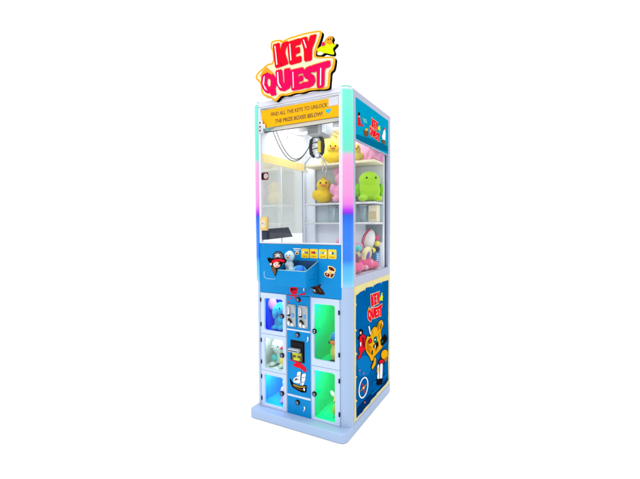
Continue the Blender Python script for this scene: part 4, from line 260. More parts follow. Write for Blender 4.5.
LOWER = [['sealight',[[0.0874,0.412],[0.1261,0.4134],[0.1434,0.4113],[0.2158,0.3959],[0.2336,0.389],[0.2719,0.3603],[0.2801,0.3505],[0.2931,0.3176],[0.2683,0.3213],[0.1103,0.3733],[0.0864,0.3847],[0.0821,0.408]]],['sealight',[[0.5144,0.3678],[0.5974,0.3648],[0.6118,0.3634],[0.6168,0.3577],[0.6045,0.3568],[0.5242,0.357],[0.5107,0.3584],[0.5029,0.3669]]],['sealight',[[0.1082,0.4066],[0.2162,0.3939],[0.2533,0.3797],[0.333,0.3176],[0.337,0.2989],[0.2763,0.2675],[0.2422,0.2681],[0.1319,0.3002],[0.1082,0.3207],[0.0915,0.3947]]],['seadark',[[0.1101,0.1354],[0.2381,0.1389],[0.2876,0.1347],[0.4131,0.1079],[0.463,0.1053],[0.5937,0.1211],[0.6205,0.1192],[0.6206,0.0925],[0.5841,0.0883],[0.4097,0.0932],[0.3494,0.0923],[0.2104,0.0839],[0.1707,0.0831],[0.0998,0.0866],[0.0865,0.0939],[0.0867,0.1281]]],['seagreen',[[0.3822,0.5404],[0.4207,0.5491],[0.4334,0.5507],[0.4749,0.5517],[0.4882,0.5487],[0.5314,0.5285],[0.5384,0.5211],[0.5384,0.4946],[0.533,0.4876],[0.4989,0.4696],[0.4945,0.4621],[0.5007,0.4317],[0.492,0.4307],[0.4323,0.4541],[0.4174,0.4641],[0.3817,0.5033],[0.3762,0.513],[0.3762,0.5355]]],['black',[[0.1189,0.5708],[0.1444,0.5714],[0.1525,0.5691],[0.1787,0.5534],[0.1821,0.5485],[0.1772,0.533],[0.1802,0.5289],[0.2045,0.5179],[0.2072,0.5125],[0.1998,0.4892],[0.194,0.4863],[0.165,0.4915],[0.1557,0.4948],[0.1254,0.5103],[0.1178,0.5148],[0.0996,0.5278],[0.1007,0.5311],[0.1259,0.5389],[0.1281,0.5439],[0.1167,0.5671]]],['black',[[0.1305,0.5342],[0.1605,0.5371],[0.1717,0.535],[0.2127,0.5183],[0.2212,0.5079],[0.2339,0.459],[0.239,0.4478],[0.2589,0.4261],[0.2544,0.4233],[0.207,0.4277],[0.1973,0.4283],[0.1819,0.4279],[0.1765,0.4257],[0.1578,0.4123],[0.1519,0.4089],[0.1335,0.4003],[0.1256,0.4007],[0.0945,0.4121],[0.0937,0.417],[0.12,0.4368],[0.1217,0.4429],[0.1058,0.4611],[0.1059,0.4661],[0.1223,0.4799],[0.1238,0.4859],[0.1171,0.5103],[0.1172,0.5164],[0.1247,0.5314]]],['red',[[0.137,0.5308],[0.1628,0.5332],[0.1723,0.5315],[0.2062,0.5176],[0.2136,0.5079],[0.2259,0.4602],[0.2306,0.4496],[0.2482,0.4303],[0.2442,0.4278],[0.2017,0.4317],[0.1925,0.4322],[0.1755,0.4317],[0.1698,0.4294],[0.1507,0.4158],[0.1451,0.4124],[0.1288,0.4047],[0.1229,0.4047],[0.1023,0.4121],[0.1031,0.4161],[0.1284,0.4346],[0.1299,0.4405],[0.1139,0.4589],[0.1139,0.4639],[0.1301,0.4774],[0.1316,0.4834],[0.1248,0.5081],[0.1248,0.5142],[0.1318,0.5282]]],['skin',[[0.1576,0.5448],[0.157,0.5429],[0.1567,0.5424],[0.1552,0.541],[0.1546,0.5407],[0.1522,0.5399],[0.1514,0.5397],[0.1484,0.5395],[0.1475,0.5396],[0.1442,0.5401],[0.1432,0.5404],[0.1399,0.5415],[0.139,0.542],[0.136,0.5436],[0.1352,0.5442],[0.1329,0.5462],[0.1323,0.5469],[0.1309,0.549],[0.1305,0.5497],[0.13,0.5518],[0.13,0.5524],[0.1306,0.5542],[0.1309,0.5547],[0.1324,0.5561],[0.133,0.5565],[0.1353,0.5573],[0.1361,0.5575],[0.139,0.5576],[0.14,0.5576],[0.1433,0.5571],[0.1443,0.5568],[0.1475,0.5557],[0.1485,0.5553],[0.1515,0.5536],[0.1523,0.5531],[0.1546,0.551],[0.1552,0.5504],[0.1567,0.5482],[0.1571,0.5475],[0.1576,0.5454]]],['white',[[0.1349,0.496],[0.149,0.494],[0.1508,0.4908],[0.1484,0.4732],[0.1465,0.4709],[0.1372,0.4745],[0.1353,0.4776],[0.1331,0.4938]]],['darkred',[[0.1675,0.5183],[0.1916,0.512],[0.1966,0.5048],[0.2038,0.4653],[0.2018,0.4578],[0.1823,0.4493],[0.1777,0.4521],[0.1683,0.478],[0.1664,0.4865],[0.1641,0.5148]]],['black',[[0.429,0.5456],[0.4609,0.5506],[0.471,0.5509],[0.5026,0.5475],[0.5118,0.5421],[0.5389,0.5116],[0.5394,0.5042],[0.5148,0.4879],[0.5082,0.4839],[0.4905,0.4747],[0.4887,0.4692],[0.4946,0.4434],[0.4974,0.4356],[0.5095,0.4118],[0.5145,0.4046],[0.5339,0.3829],[0.5344,0.3766],[0.5177,0.3586],[0.507,0.3552],[0.4573,0.351],[0.4426,0.3496],[0.3992,0.3449],[0.3897,0.3437],[0.3719,0.341],[0.3704,0.337],[0.3786,0.3137],[0.3766,0.3078],[0.3558,0.2938],[0.345,0.2922],[0.298,0.296],[0.2934,0.2986],[0.3106,0.3114],[0.316,0.3151],[0.3332,0.3256],[0.3316,0.3278],[0.3048,0.3309],[0.2974,0.3358],[0.2769,0.3639],[0.2672,0.3741],[0.2263,0.4096],[0.2179,0.4197],[0.2053,0.4486],[0.2037,0.456],[0.2063,0.4736],[0.2106,0.4804],[0.2353,0.5059],[0.2447,0.5076],[0.2801,0.4925],[0.2872,0.4941],[0.2963,0.5196],[0.3047,0.5253],[0.3494,0.536],[0.3619,0.5358],[0.3961,0.523],[0.4042,0.5238],[0.4213,0.5419]]],['yellowfig',[[0.4373,0.5419],[0.4669,0.5465],[0.4752,0.5468],[0.4979,0.5443],[0.5052,0.5398],[0.5285,0.5135],[0.5285,0.5069],[0.5053,0.4913],[0.4987,0.4874],[0.4805,0.4778],[0.4785,0.4721],[0.4846,0.4457],[0.4875,0.4377],[0.4997,0.4135],[0.5046,0.4064],[0.5232,0.3855],[0.5237,0.3795],[0.5082,0.3628],[0.498,0.3595],[0.4498,0.3554],[0.4353,0.354],[0.392,0.3492],[0.3822,0.348],[0.3625,0.345],[0.3608,0.3408],[0.3691,0.3172],[0.3673,0.3113],[0.3479,0.2981],[0.3392,0.2963],[0.3041,0.2976],[0.3014,0.2992],[0.3188,0.3081],[0.3244,0.3118],[0.3421,0.3259],[0.3402,0.3288],[0.3104,0.3334],[0.3028,0.3381],[0.2844,0.3634],[0.2749,0.3731],[0.234,0.4085],[0.2257,0.4185],[0.2134,0.4467],[0.2118,0.4538],[0.2144,0.471],[0.2183,0.4773],[0.241,0.5006],[0.2502,0.5019],[0.2863,0.4867],[0.2938,0.4885],[0.3045,0.5159],[0.3125,0.5218],[0.3532,0.5315],[0.3654,0.531],[0.402,0.5172],[0.4109,0.5181],[0.4297,0.538]]],['orangedark',[[0.2318,0.467],[0.2573,0.4791],[0.2629,0.4753],[0.2732,0.4388],[0.2793,0.4256],[0.3082,0.3782],[0.3065,0.374],[0.2672,0.3956],[0.2574,0.4024],[0.2346,0.4235],[0.2307,0.4314],[0.2282,0.4605]]],['orangedark',[[0.4311,0.537],[0.4575,0.536],[0.4608,0.5312],[0.4549,0.5017],[0.4507,0.4955],[0.4301,0.4852],[0.4255,0.4863],[0.4168,0.5037],[0.4168,0.5101],[0.4255,0.5335]]],['black',[[0.4795,0.5226],[0.4916,0.5219],[0.4926,0.5177],[0.4865,0.4921],[0.4832,0.4883],[0.4681,0.4899],[0.4671,0.494],[0.4761,0.5188]]],['seagreen',[[0.3585,0.4688],[0.3978,0.4635],[0.4055,0.4574],[0.4141,0.4237],[0.4109,0.4181],[0.3824,0.417],[0.3739,0.4203],[0.349,0.4421],[0.346,0.4484],[0.3515,0.4668]]],['white',[[0.3627,0.4528],[0.3823,0.4496],[0.3854,0.4481],[0.3854,0.4421],[0.3827,0.4416],[0.3659,0.4441],[0.3628,0.4456],[0.36,0.4523]]],['black',[[0.2573,0.4757],[0.2915,0.4806],[0.3,0.4787],[0.3192,0.4615],[0.3213,0.457],[0.3147,0.4457],[0.3078,0.4449],[0.2711,0.451],[0.2638,0.4547],[0.2536,0.4722]]],['red',[[0.2654,0.4722],[0.2914,0.4763],[0.2977,0.475],[0.3109,0.4627],[0.3122,0.4592],[0.3068,0.45],[0.3018,0.4492],[0.2755,0.4536],[0.2702,0.4563],[0.2625,0.4695]]],['black',[[0.3435,0.4215],[0.3796,0.4213],[0.3903,0.4215],[0.4218,0.423],[0.4283,0.4196],[0.437,0.3967],[0.4333,0.3921],[0.4015,0.3859],[0.3907,0.3867],[0.3543,0.3972],[0.3473,0.4016],[0.3391,0.4188]]],['white',[[0.3686,0.4163],[0.3799,0.4147],[0.3812,0.4117],[0.3784,0.3944],[0.3761,0.3922],[0.3649,0.3954],[0.3636,0.3984],[0.3664,0.4141]]],['black',[[0.3155,0.3964],[0.3317,0.3965],[0.3334,0.3929],[0.3279,0.3699],[0.3249,0.3672],[0.3115,0.3733],[0.3098,0.3769],[0.3125,0.3937]]],['black',[[0.4724,0.4209],[0.5152,0.4304],[0.5269,0.4323],[0.5586,0.4348],[0.5692,0.4308],[0.6051,0.4026],[0.6091,0.3959],[0.5976,0.3827],[0.5888,0.3796],[0.5453,0.3728],[0.5321,0.3722],[0.4919,0.3751],[0.4832,0.3809],[0.4681,0.4142]]],['seagreen',[[0.4854,0.4072],[0.51,0.4089],[0.5148,0.4072],[0.5211,0.395],[0.5181,0.393],[0.4935,0.3924],[0.4887,0.3941],[0.4826,0.4051]]],['white',[[0.2572,0.5591],[0.2727,0.5574],[0.2776,0.5507],[0.2932,0.5102],[0.294,0.5039],[0.2835,0.5046],[0.2786,0.5114],[0.258,0.5529]]],['black',[[0.6236,0.2726],[0.6155,0.267],[0.6122,0.2657],[0.5994,0.2628],[0.5947,0.2623],[0.5782,0.2623],[0.5725,0.2628],[0.5536,0.266],[0.5475,0.2674],[0.5281,0.2735],[0.5223,0.2757],[0.5049,0.2839],[0.5001,0.2867],[0.4869,0.2959],[0.4835,0.2988],[0.4754,0.308],[0.4736,0.3108],[0.4707,0.3194],[0.4706,0.3219],[0.4729,0.3292],[0.4744,0.3312],[0.4817,0.3366],[0.4848,0.338],[0.4966,0.3411],[0.5009,0.3416],[0.5166,0.342],[0.522,0.3417],[0.5405,0.3391],[0.5466,0.3378],[0.5662,0.3322],[0.5722,0.33],[0.5904,0.3219],[0.5955,0.3191],[0.6098,0.3097],[0.6135,0.3067],[0.6225,0.297],[0.6244,0.294],[0.6277,0.285],[0.6278,0.2823],[0.6253,0.2747]]],['yellowfig',[[0.6129,0.2767],[0.6054,0.2716],[0.6024,0.2703],[0.5907,0.2676],[0.5866,0.2672],[0.5719,0.2672],[0.567,0.2677],[0.5508,0.2703],[0.5458,0.2715],[0.5297,0.2765],[0.5249,0.2783],[0.5106,0.2851],[0.5066,0.2874],[0.4952,0.2953],[0.4923,0.2978],[0.4849,0.3061],[0.4833,0.3086],[0.4806,0.3165],[0.4806,0.3188],[0.4827,0.3256],[0.4841,0.3275],[0.491,0.3325],[0.4938,0.3337],[0.5047,0.3366],[0.5086,0.3371],[0.5227,0.3374],[0.5274,0.3371],[0.5433,0.3349],[0.5483,0.3338],[0.5645,0.3291],[0.5695,0.3273],[0.5844,0.3207],[0.5887,0.3183],[0.6008,0.3103],[0.604,0.3077],[0.612,0.2991],[0.6137,0.2964],[0.6167,0.2881],[0.6168,0.2857],[0.6144,0.2786]]],['orangedark',[[0.5116,0.2834],[0.575,0.2716],[0.5865,0.2671],[0.5948,0.251],[0.5896,0.2487],[0.5492,0.2509],[0.5379,0.2553],[0.5067,0.2812]]],['black',[[0.3616,0.3476],[0.3902,0.3236],[0.3939,0.3158],[0.3878,0.291],[0.3788,0.2854],[0.3284,0.2743],[0.3177,0.2757],[0.2991,0.2954],[0.3005,0.3011],[0.3282,0.3173],[0.3355,0.3236],[0.3542,0.3476]]],['yellowfig',[[0.3625,0.343],[0.3821,0.3248],[0.3844,0.3182],[0.3787,0.2949],[0.3709,0.2895],[0.3282,0.2788],[0.3196,0.2793],[0.3076,0.2933],[0.3099,0.2979],[0.337,0.3137],[0.3435,0.3197],[0.3573,0.3423]]],['black',[[0.4304,0.2963],[0.4716,0.2976],[0.4897,0.293],[0.5424,0.2674],[0.5514,0.2589],[0.5435,0.241],[0.534,0.2409],[0.4934,0.2581],[0.4785,0.2622],[0.4425,0.2666],[0.4338,0.2714],[0.4244,0.292]]],['red',[[0.445,0.2891],[0.4766,0.29],[0.49,0.2867],[0.5275,0.2684],[0.534,0.2626],[0.5292,0.2512],[0.5219,0.2518],[0.4891,0.2655],[0.4775,0.2687],[0.4503,0.2712],[0.4442,0.2741],[0.4397,0.2865]]],['white',[[0.4178,0.2751],[0.4354,0.274],[0.4397,0.2594],[0.4442,0.1852],[0.439,0.1737],[0.4081,0.1888],[0.4039,0.2033],[0.4126,0.2636]]],['white',[[0.4646,0.266],[0.5014,0.2572],[0.5069,0.2409],[0.4976,0.1667],[0.4895,0.1546],[0.4575,0.1662],[0.4522,0.1823],[0.4567,0.2538]]],['black',[[0.4062,0.1871],[0.4915,0.1626],[0.5079,0.152],[0.5032,0.1233],[0.4869,0.1226],[0.4105,0.1466],[0.3953,0.1568],[0.391,0.186]]],['gold',[[0.4065,0.2728],[0.4284,0.25],[0.4301,0.2404],[0.4169,0.2139],[0.4118,0.2127],[0.3987,0.2327],[0.397,0.2422],[0.4014,0.2715]]],['orangedark',[[0.2743,0.4387],[0.2926,0.4287],[0.2976,0.4242],[0.3108,0.4057],[0.3108,0.4042],[0.2975,0.4129],[0.2925,0.4174],[0.2743,0.4372]]],['orangedark',[[0.4068,0.3945],[0.4241,0.3845],[0.4218,0.3815],[0.3902,0.373],[0.3835,0.3726],[0.3723,0.3784],[0.3745,0.3813],[0.4,0.3941]]],['gold',[[0.3272,0.5161],[0.349,0.5177],[0.3537,0.5149],[0.362,0.496],[0.3602,0.4925],[0.341,0.4895],[0.3363,0.4923],[0.3254,0.5127]]],['gold',[[0.4421,0.4671],[0.4659,0.4662],[0.4702,0.4623],[0.4732,0.4387],[0.4703,0.4354],[0.4494,0.4378],[0.4452,0.4417],[0.4394,0.4637]]],['skin',[[0.4839,0.534],[0.4992,0.5337],[0.5025,0.5314],[0.5087,0.5175],[0.5077,0.5152],[0.4955,0.5149],[0.4921,0.5172],[0.483,0.5318]]],['sealight',[[0.3282,0.1942],[0.37,0.1887],[0.3799,0.1861],[0.3885,0.1783],[0.3818,0.1778],[0.3397,0.1828],[0.33,0.1854],[0.3218,0.1937]]],['sealight',[[0.303,0.1377],[0.3608,0.1316],[0.3739,0.1288],[0.3825,0.1209],[0.3725,0.1203],[0.3142,0.1252],[0.3016,0.1279],[0.2936,0.1371]]],['sealight',[[0.515,0.1655],[0.5825,0.1596],[0.597,0.1571],[0.602,0.1504],[0.5904,0.1499],[0.5272,0.1544],[0.5135,0.1569],[0.5041,0.165]]],['pinkdot',[[0.1833,0.3019],[0.1828,0.3005],[0.1825,0.3],[0.1812,0.2991],[0.1805,0.2989],[0.1785,0.2985],[0.1776,0.2984],[0.175,0.2986],[0.174,0.2988],[0.1712,0.2996],[0.1701,0.2999],[0.1673,0.3012],[0.1663,0.3017],[0.1638,0.3033],[0.1629,0.304],[0.1609,0.3057],[0.1603,0.3064],[0.159,0.3082],[0.1587,0.3089],[0.1582,0.3106],[0.1582,0.3112],[0.1587,0.3125],[0.159,0.313],[0.1603,0.3139],[0.1609,0.3142],[0.1629,0.3146],[0.1638,0.3146],[0.1663,0.3144],[0.1674,0.3142],[0.1702,0.3135],[0.1712,0.3131],[0.1741,0.3119],[0.1751,0.3114],[0.1776,0.3098],[0.1785,0.3092],[0.1805,0.3074],[0.1812,0.3067],[0.1825,0.3048],[0.1828,0.3041],[0.1833,0.3025]]],['pinkdot',[[0.2031,0.122],[0.2027,0.1207],[0.2023,0.1202],[0.201,0.1194],[0.2003,0.1192],[0.1983,0.1189],[0.1974,0.119],[0.1948,0.1193],[0.1937,0.1196],[0.1909,0.1206],[0.1897,0.121],[0.1869,0.1225],[0.1858,0.1231],[0.1833,0.1249],[0.1824,0.1256],[0.1804,0.1276],[0.1797,0.1283],[0.1784,0.1302],[0.1781,0.131],[0.1776,0.1327],[0.1776,0.1333],[0.1781,0.1346],[0.1784,0.135],[0.1797,0.1359],[0.1804,0.1361],[0.1824,0.1364],[0.1833,0.1363],[0.1859,0.136],[0.1869,0.1357],[0.1898,0.1348],[0.1909,0.1343],[0.1938,0.1329],[0.1948,0.1323],[0.1974,0.1305],[0.1983,0.1298],[0.2004,0.1278],[0.201,0.127],[0.2024,0.1251],[0.2027,0.1244],[0.2032,0.1226]]],['pinkdot',[[0.1237,0.34],[0.1233,0.339],[0.1229,0.3388],[0.1217,0.3382],[0.1211,0.3381],[0.1191,0.338],[0.1183,0.3381],[0.1159,0.3384],[0.1149,0.3386],[0.1122,0.3394],[0.1112,0.3397],[0.1085,0.3408],[0.1075,0.3413],[0.1051,0.3426],[0.1043,0.3431],[0.1024,0.3445],[0.1018,0.345],[0.1006,0.3464],[0.1003,0.3469],[0.0998,0.3481],[0.0998,0.3485],[0.1003,0.3494],[0.1006,0.3497],[0.1018,0.3502],[0.1024,0.3504],[0.1043,0.3505],[0.1052,0.3504],[0.1076,0.3501],[0.1085,0.3499],[0.1112,0.3492],[0.1123,0.3488],[0.1149,0.3477],[0.1159,0.3473],[0.1183,0.346],[0.1192,0.3454],[0.1211,0.344],[0.1217,0.3435],[0.123,0.3421],[0.1233,0.3416],[0.1237,0.3404]]]]
COMPASS = [[[0.2541,0.1826],[0.2479,0.1746],[0.245,0.1717],[0.2365,0.1653],[0.2329,0.1632],[0.2227,0.1588],[0.2185,0.1575],[0.2072,0.1552],[0.2026,0.1547],[0.1907,0.1546],[0.1861,0.155],[0.1742,0.1572],[0.1697,0.1584],[0.1585,0.1626],[0.1544,0.1645],[0.1443,0.1705],[0.1407,0.1731],[0.1323,0.1806],[0.1294,0.1837],[0.123,0.1923],[0.1209,0.1958],[0.1168,0.2051],[0.1157,0.2088],[0.114,0.2183],[0.1138,0.222],[0.1147,0.2314],[0.1155,0.2349],[0.1188,0.2437],[0.1205,0.247],[0.1262,0.2547],[0.1288,0.2575],[0.1366,0.2639],[0.14,0.2661],[0.1495,0.2708],[0.1535,0.2722],[0.1643,0.275],[0.1687,0.2756],[0.1804,0.2763],[0.185,0.2761],[0.197,0.2745],[0.2015,0.2735],[0.2131,0.2698],[0.2175,0.2679],[0.2281,0.2622],[0.232,0.2596],[0.2411,0.2522],[0.2442,0.249],[0.2513,0.2402],[0.2536,0.2365],[0.2582,0.2268],[0.2595,0.2229],[0.2614,0.2128],[0.2616,0.2089],[0.2607,0.1989],[0.2598,0.1952],[0.2561,0.186]],[[0.2411,0.1887],[0.2357,0.1817],[0.2333,0.1792],[0.2262,0.1734],[0.2231,0.1715],[0.2146,0.1674],[0.2111,0.1662],[0.2017,0.1639],[0.1979,0.1634],[0.1881,0.163],[0.1843,0.1632],[0.1745,0.1648],[0.1708,0.1657],[0.1616,0.169],[0.1582,0.1706],[0.15,0.1755],[0.1471,0.1777],[0.1403,0.184],[0.138,0.1866],[0.1329,0.1939],[0.1313,0.1969],[0.1281,0.2049],[0.1272,0.208],[0.1261,0.2163],[0.1261,0.2195],[0.127,0.2277],[0.1278,0.2308],[0.1308,0.2385],[0.1324,0.2414],[0.1373,0.2483],[0.1396,0.2507],[0.1463,0.2565],[0.1491,0.2584],[0.1572,0.2627],[0.1605,0.264],[0.1697,0.2667],[0.1733,0.2673],[0.183,0.2681],[0.1868,0.268],[0.1967,0.2669],[0.2004,0.2661],[0.2099,0.2631],[0.2134,0.2616],[0.222,0.2568],[0.2251,0.2547],[0.2324,0.2484],[0.2349,0.2458],[0.2405,0.2383],[0.2422,0.2352],[0.2457,0.2269],[0.2467,0.2236],[0.2479,0.2149],[0.248,0.2116],[0.2469,0.203],[0.2461,0.1997],[0.2428,0.1917]]]
COMPASS_STAR = [['orangedark',[[0.1324,0.2139],[0.1683,0.2211],[0.1854,0.2223],[0.238,0.2211],[0.2417,0.2186],[0.2075,0.207],[0.1901,0.2059],[0.1359,0.2115]]],['red',[[0.1689,0.248],[0.1871,0.2234],[0.1921,0.2118],[0.1994,0.1769],[0.1972,0.1761],[0.1789,0.2068],[0.1739,0.2183],[0.1668,0.2471]]],['white',[[0.1957,0.2105],[0.1954,0.2093],[0.1951,0.2089],[0.194,0.2081],[0.1935,0.2079],[0.1919,0.2076],[0.1911,0.2076],[0.1891,0.2078],[0.1882,0.2079],[0.186,0.2086],[0.1851,0.209],[0.1828,0.21],[0.182,0.2105],[0.1799,0.2119],[0.1792,0.2125],[0.1776,0.214],[0.1771,0.2147],[0.1761,0.2162],[0.1758,0.2168],[0.1754,0.2183],[0.1754,0.2188],[0.1758,0.22],[0.1761,0.2203],[0.1771,0.2211],[0.1776,0.2213],[0.1793,0.2217],[0.18,0.2217],[0.182,0.2215],[0.1829,0.2214],[0.1851,0.2207],[0.186,0.2204],[0.1883,0.2193],[0.1891,0.2188],[0.1912,0.2174],[0.1919,0.2168],[0.1935,0.2153],[0.1941,0.2147],[0.1951,0.2131],[0.1954,0.2125],[0.1957,0.211]]]]
# ------------------------------------------------------------------ palette (print colours as sRGB, balanced by K)
PAL = dict(red=(232, 30, 48), hotpink=(238, 40, 100), cream=(255, 244, 205), orange=(255, 165, 40), limeyellow=(225, 240, 20), white=(252, 252, 250),
           black=(22, 20, 24), hatgrey=(92, 90, 100), skin=(248, 200, 180), brown=(120, 84, 54), darkred=(130, 24, 30), parch=(250, 226, 160),
           chestbrown=(120, 50, 30), gold=(240, 190, 60), darkbrown=(56, 40, 36), brownlite=(96, 70, 58), grey=(150, 160, 170),
           hdark=(0, 112, 150), hlight=(90, 190, 200), sealight=(10, 120, 195), seadark=(2, 52, 110), seagreen=(20, 105, 95), yellowfig=(240, 176, 22),
           orangedark=(200, 120, 14), pinkdot=(190, 100, 120), letter_red=(240, 16, 44), letter_pink=(238, 16, 92), goldedge=(250, 178, 40),
           placard=(255, 216, 50), heart=(60, 190, 225), teal=(110, 215, 205))
def P(n): return mat('print_'+n, PAL[n], rough=.6, var=.03, scale=60, spec=.0)
def decal(name, layers, plane_of, parent, base=.0006, step=.00015):
    b = MB()
    for i, (c, o) in enumerate(layers): b.plate([o], plane_of(base+i*step), step*.8, P(c))
    return b.build(name, parent)

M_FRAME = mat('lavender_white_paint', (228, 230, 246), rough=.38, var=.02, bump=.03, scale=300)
M_LOWER = mat('bluish_lit_paint', (168, 192, 228), rough=.36, var=.02, bump=.03, scale=300)  # bluish light on the lower body is put into this colour
M_DOOR = mat('locker_door_paint', (198, 218, 250), rough=.36, var=.02, bump=.03, scale=300)  # same bluish light put into the door colour
M_SIDEF = mat('side_panel_shaded', (170, 178, 204), rough=.4, var=.03, bump=.03, scale=300)  # darker than the front frame: shade of the side put into the colour
M_INNER = mat('interior_white', (.74, .77, .84), rough=.5, var=.02, raw=True)
M_BLUE = mat('printed_blue', (0, 140, 214), rough=.4, var=.05, scale=6, spec=.1)
M_TRAY = mat('tray_blue', (0, 138, 210), rough=.4, var=.03, spec=.1)
M_TRAYIN = mat('tray_inner_blue', (10, 120, 195), rough=.35, var=.05)
M_BLACK = mat('black_plastic', (14, 14, 18), rough=.45, spec=.12)
M_SEAM = mat('seam_dark', (70, 74, 92), rough=.6)
M_CHROME = mat('chrome', (.62, .64, .68), rough=.18, metal=1, raw=True)
M_STEEL = mat('brushed_steel', (.42, .44, .47), rough=.34, metal=1, raw=True, var=.1)
M_GREYP = mat('grey_plastic', (190, 194, 200), rough=.45)
M_NAVY = mat('navy_plastic', (14, 34, 62), rough=.35)
M_HEAD = mat('header_blue', (0, 160, 200), rough=.7, var=.06, scale=7, spec=0.)
M_SEA = mat('sea_blue', (0, 96, 166), rough=.7, var=.16, scale=7, spec=0.)
M_PARCH = mat('parchment', (226, 214, 140), rough=.55, var=.1, scale=25)
M_BANNER = mat('banner_orange', (255, 184, 0), rough=.45, var=.03, scale=8, spec=.08)
G_PANE = glass('clear_acrylic', (.97, .985, .99), .02)
G_SIDE = glass('side_acrylic', (.98, .99, .99), -.01, .02, .05)
G_LOCK = glass('locker_acrylic', (.97, .98, .99), .004)
G_SMOKE = glass('tinted_mirror_acrylic', (.93, .95, .93), .16, .05)

# ------------------------------------------------------------------ setting
fl = MB(); fl.add([(-45, -45, 0), (45, -45, 0), (45, 45, 0), (-45, 45, 0)], [(0, 1, 2, 3)], mat('studio_white_floor', (.93, .93, .93), rough=.9, raw=True, var=.005, spec=.05))
floor = fl.build('floor'); floor['kind'] = 'structure'

# ------------------------------------------------------------------ the machine
XL, XR, YB, H = -.632, 0., .682, 1.895
RC = .05                                                     # corner column radius
mc = bpy.data.objects.new('claw_machine', None); COL.objects.link(mc); mc.location = (-.316, .34, 0); mc.empty_display_size = .2
ORG['claw_machine'] = Vector((-.316, .34, 0))
tag(mc, 'tall arcade key claw machine with prize lockers, blue pirate panels and KEY QUEST topper', 'claw machine')

def corner(cx, cy, r, a0, a1, n=10): return [(cx+r*math.cos(R(a0+(a1-a0)*i/n)), cy+r*math.sin(R(a0+(a1-a0)*i/n))) for i in range(n+1)]
# plinth and feet
pl = corner(-.036, -.066+.038, .038, -90, 0) + [(.002, YB-.004), (XL-.006, YB-.004)] + corner(XL-.006+.024, -.066+.024, .024, 180, 270)
one('base_plinth', mc, lambda b: b.prism(pl, .005, .055, M_LOWER, .007))
for x in (-.57, -.06):
    for y in (.03, .62): one('foot', mc, lambda b: b.cyl((x, y, .0025), (0, 0, 1), .024, .005, M_BLACK))

# cabinet shell: side, back, roof, lower front with openings
LX = [(-.592, -.409)]*3; LZ = [(.507, .757), (.2825, .505), (.056, .2805)]
RX = [(-.236, -.060)]*2; RZ = [(.369, .757), (.056, .367)]
DOORS = list(zip(LX, LZ)) + list(zip(RX, RZ))
def shell(b):
    side_hole = rect(.083, .636, .876, 1.628)
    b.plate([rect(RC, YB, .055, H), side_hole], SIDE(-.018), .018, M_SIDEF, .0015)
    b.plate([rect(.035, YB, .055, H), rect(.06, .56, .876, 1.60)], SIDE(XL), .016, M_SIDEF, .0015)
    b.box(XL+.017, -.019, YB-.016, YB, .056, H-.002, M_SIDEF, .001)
    roof = corner(-RC, RC, RC-.001, -90, 0) + [(-.001, YB-.001), (XL+.001, YB-.001)] + corner(XL+.035, .035, .034, 180, 270)
    b.prism(roof, H-.013, H+.001, M_FRAME, .004)
    # lower front stiles and rails between the doors and the middle column
    for x0, x1 in ((-.5972, -.5928), (-.4082, -.4040), (-.2450, -.2368), (-.0592, -.0498)): b.box(x0, x1, .002, .0162, .0545, .7585, M_LOWER, .0005)
    for x0, x1, z in ((-.5925, -.4085, .506), (-.5925, -.4085, .2815), (-.2365, -.0595, .368)): b.box(x0, x1, .006, .0161, z-.0015, z+.0015, M_SEAM, 0)
    b.box(-.606, -.05, .018, YB-.018, .044, .054, M_LOWER, 0)
cab = one('cabinet', mc, shell)
one('header_rail', mc, lambda b: b.plate([rect(XL+.035, -RC+.002, 1.8665, H-.001)], FRONT(.016), .016, M_FRAME, .0015))
# painted lower corner posts and the lit columns above them
def post(b, z0, z1, m, right, grow=0.):
    if right: o = corner(-RC, RC, RC+grow, -90, 0) + [(-RC, RC)]
    else: o = [(XL+.035, .035)] + corner(XL+.035, .035, .035+grow, 180, 270)
    b.prism(o, z0, z1, m)
for right in (True, False): one('corner_post', mc, lambda b: post(b, .054, .824, M_LOWER, right))
stops = [(.824, (150, 205, 250)), (.86, (92, 196, 255)), (.93, (70, 180, 255)), (.975, (10, 120, 250)), (1.06, (20, 128, 252)), (1.16, (30, 120, 248)), (1.215, (0, 96, 228)), (1.224, (120, 30, 230)), (1.244, (190, 50, 240)), (1.275, (236, 128, 228)),
         (1.33, (250, 156, 222)), (1.50, (255, 168, 224)), (1.535, (240, 180, 226)), (1.56, (116, 232, 206)), (1.66, (104, 240, 212)), (1.882, (124, 242, 218))]
M_LED = ramp_emit('rgb_light_column', stops, .824, 1.882, .80)
for right in (True, False): one('light_column', mc, lambda b: post(b, .8245, 1.8815, M_LED, right, .0012 if right else .007))
one('column_trim', mc, lambda b: b.box(-.0470, -.0405, -.0022, .004, .8250, 1.8810, mat('trim_pale', (226, 232, 255), rough=.3), .0008))
for right in (True, False): one('column_cap', mc, lambda b: post(b, 1.8965, 1.903, mat('mint_cap', (120, 226, 200), rough=.35), right, -.006))

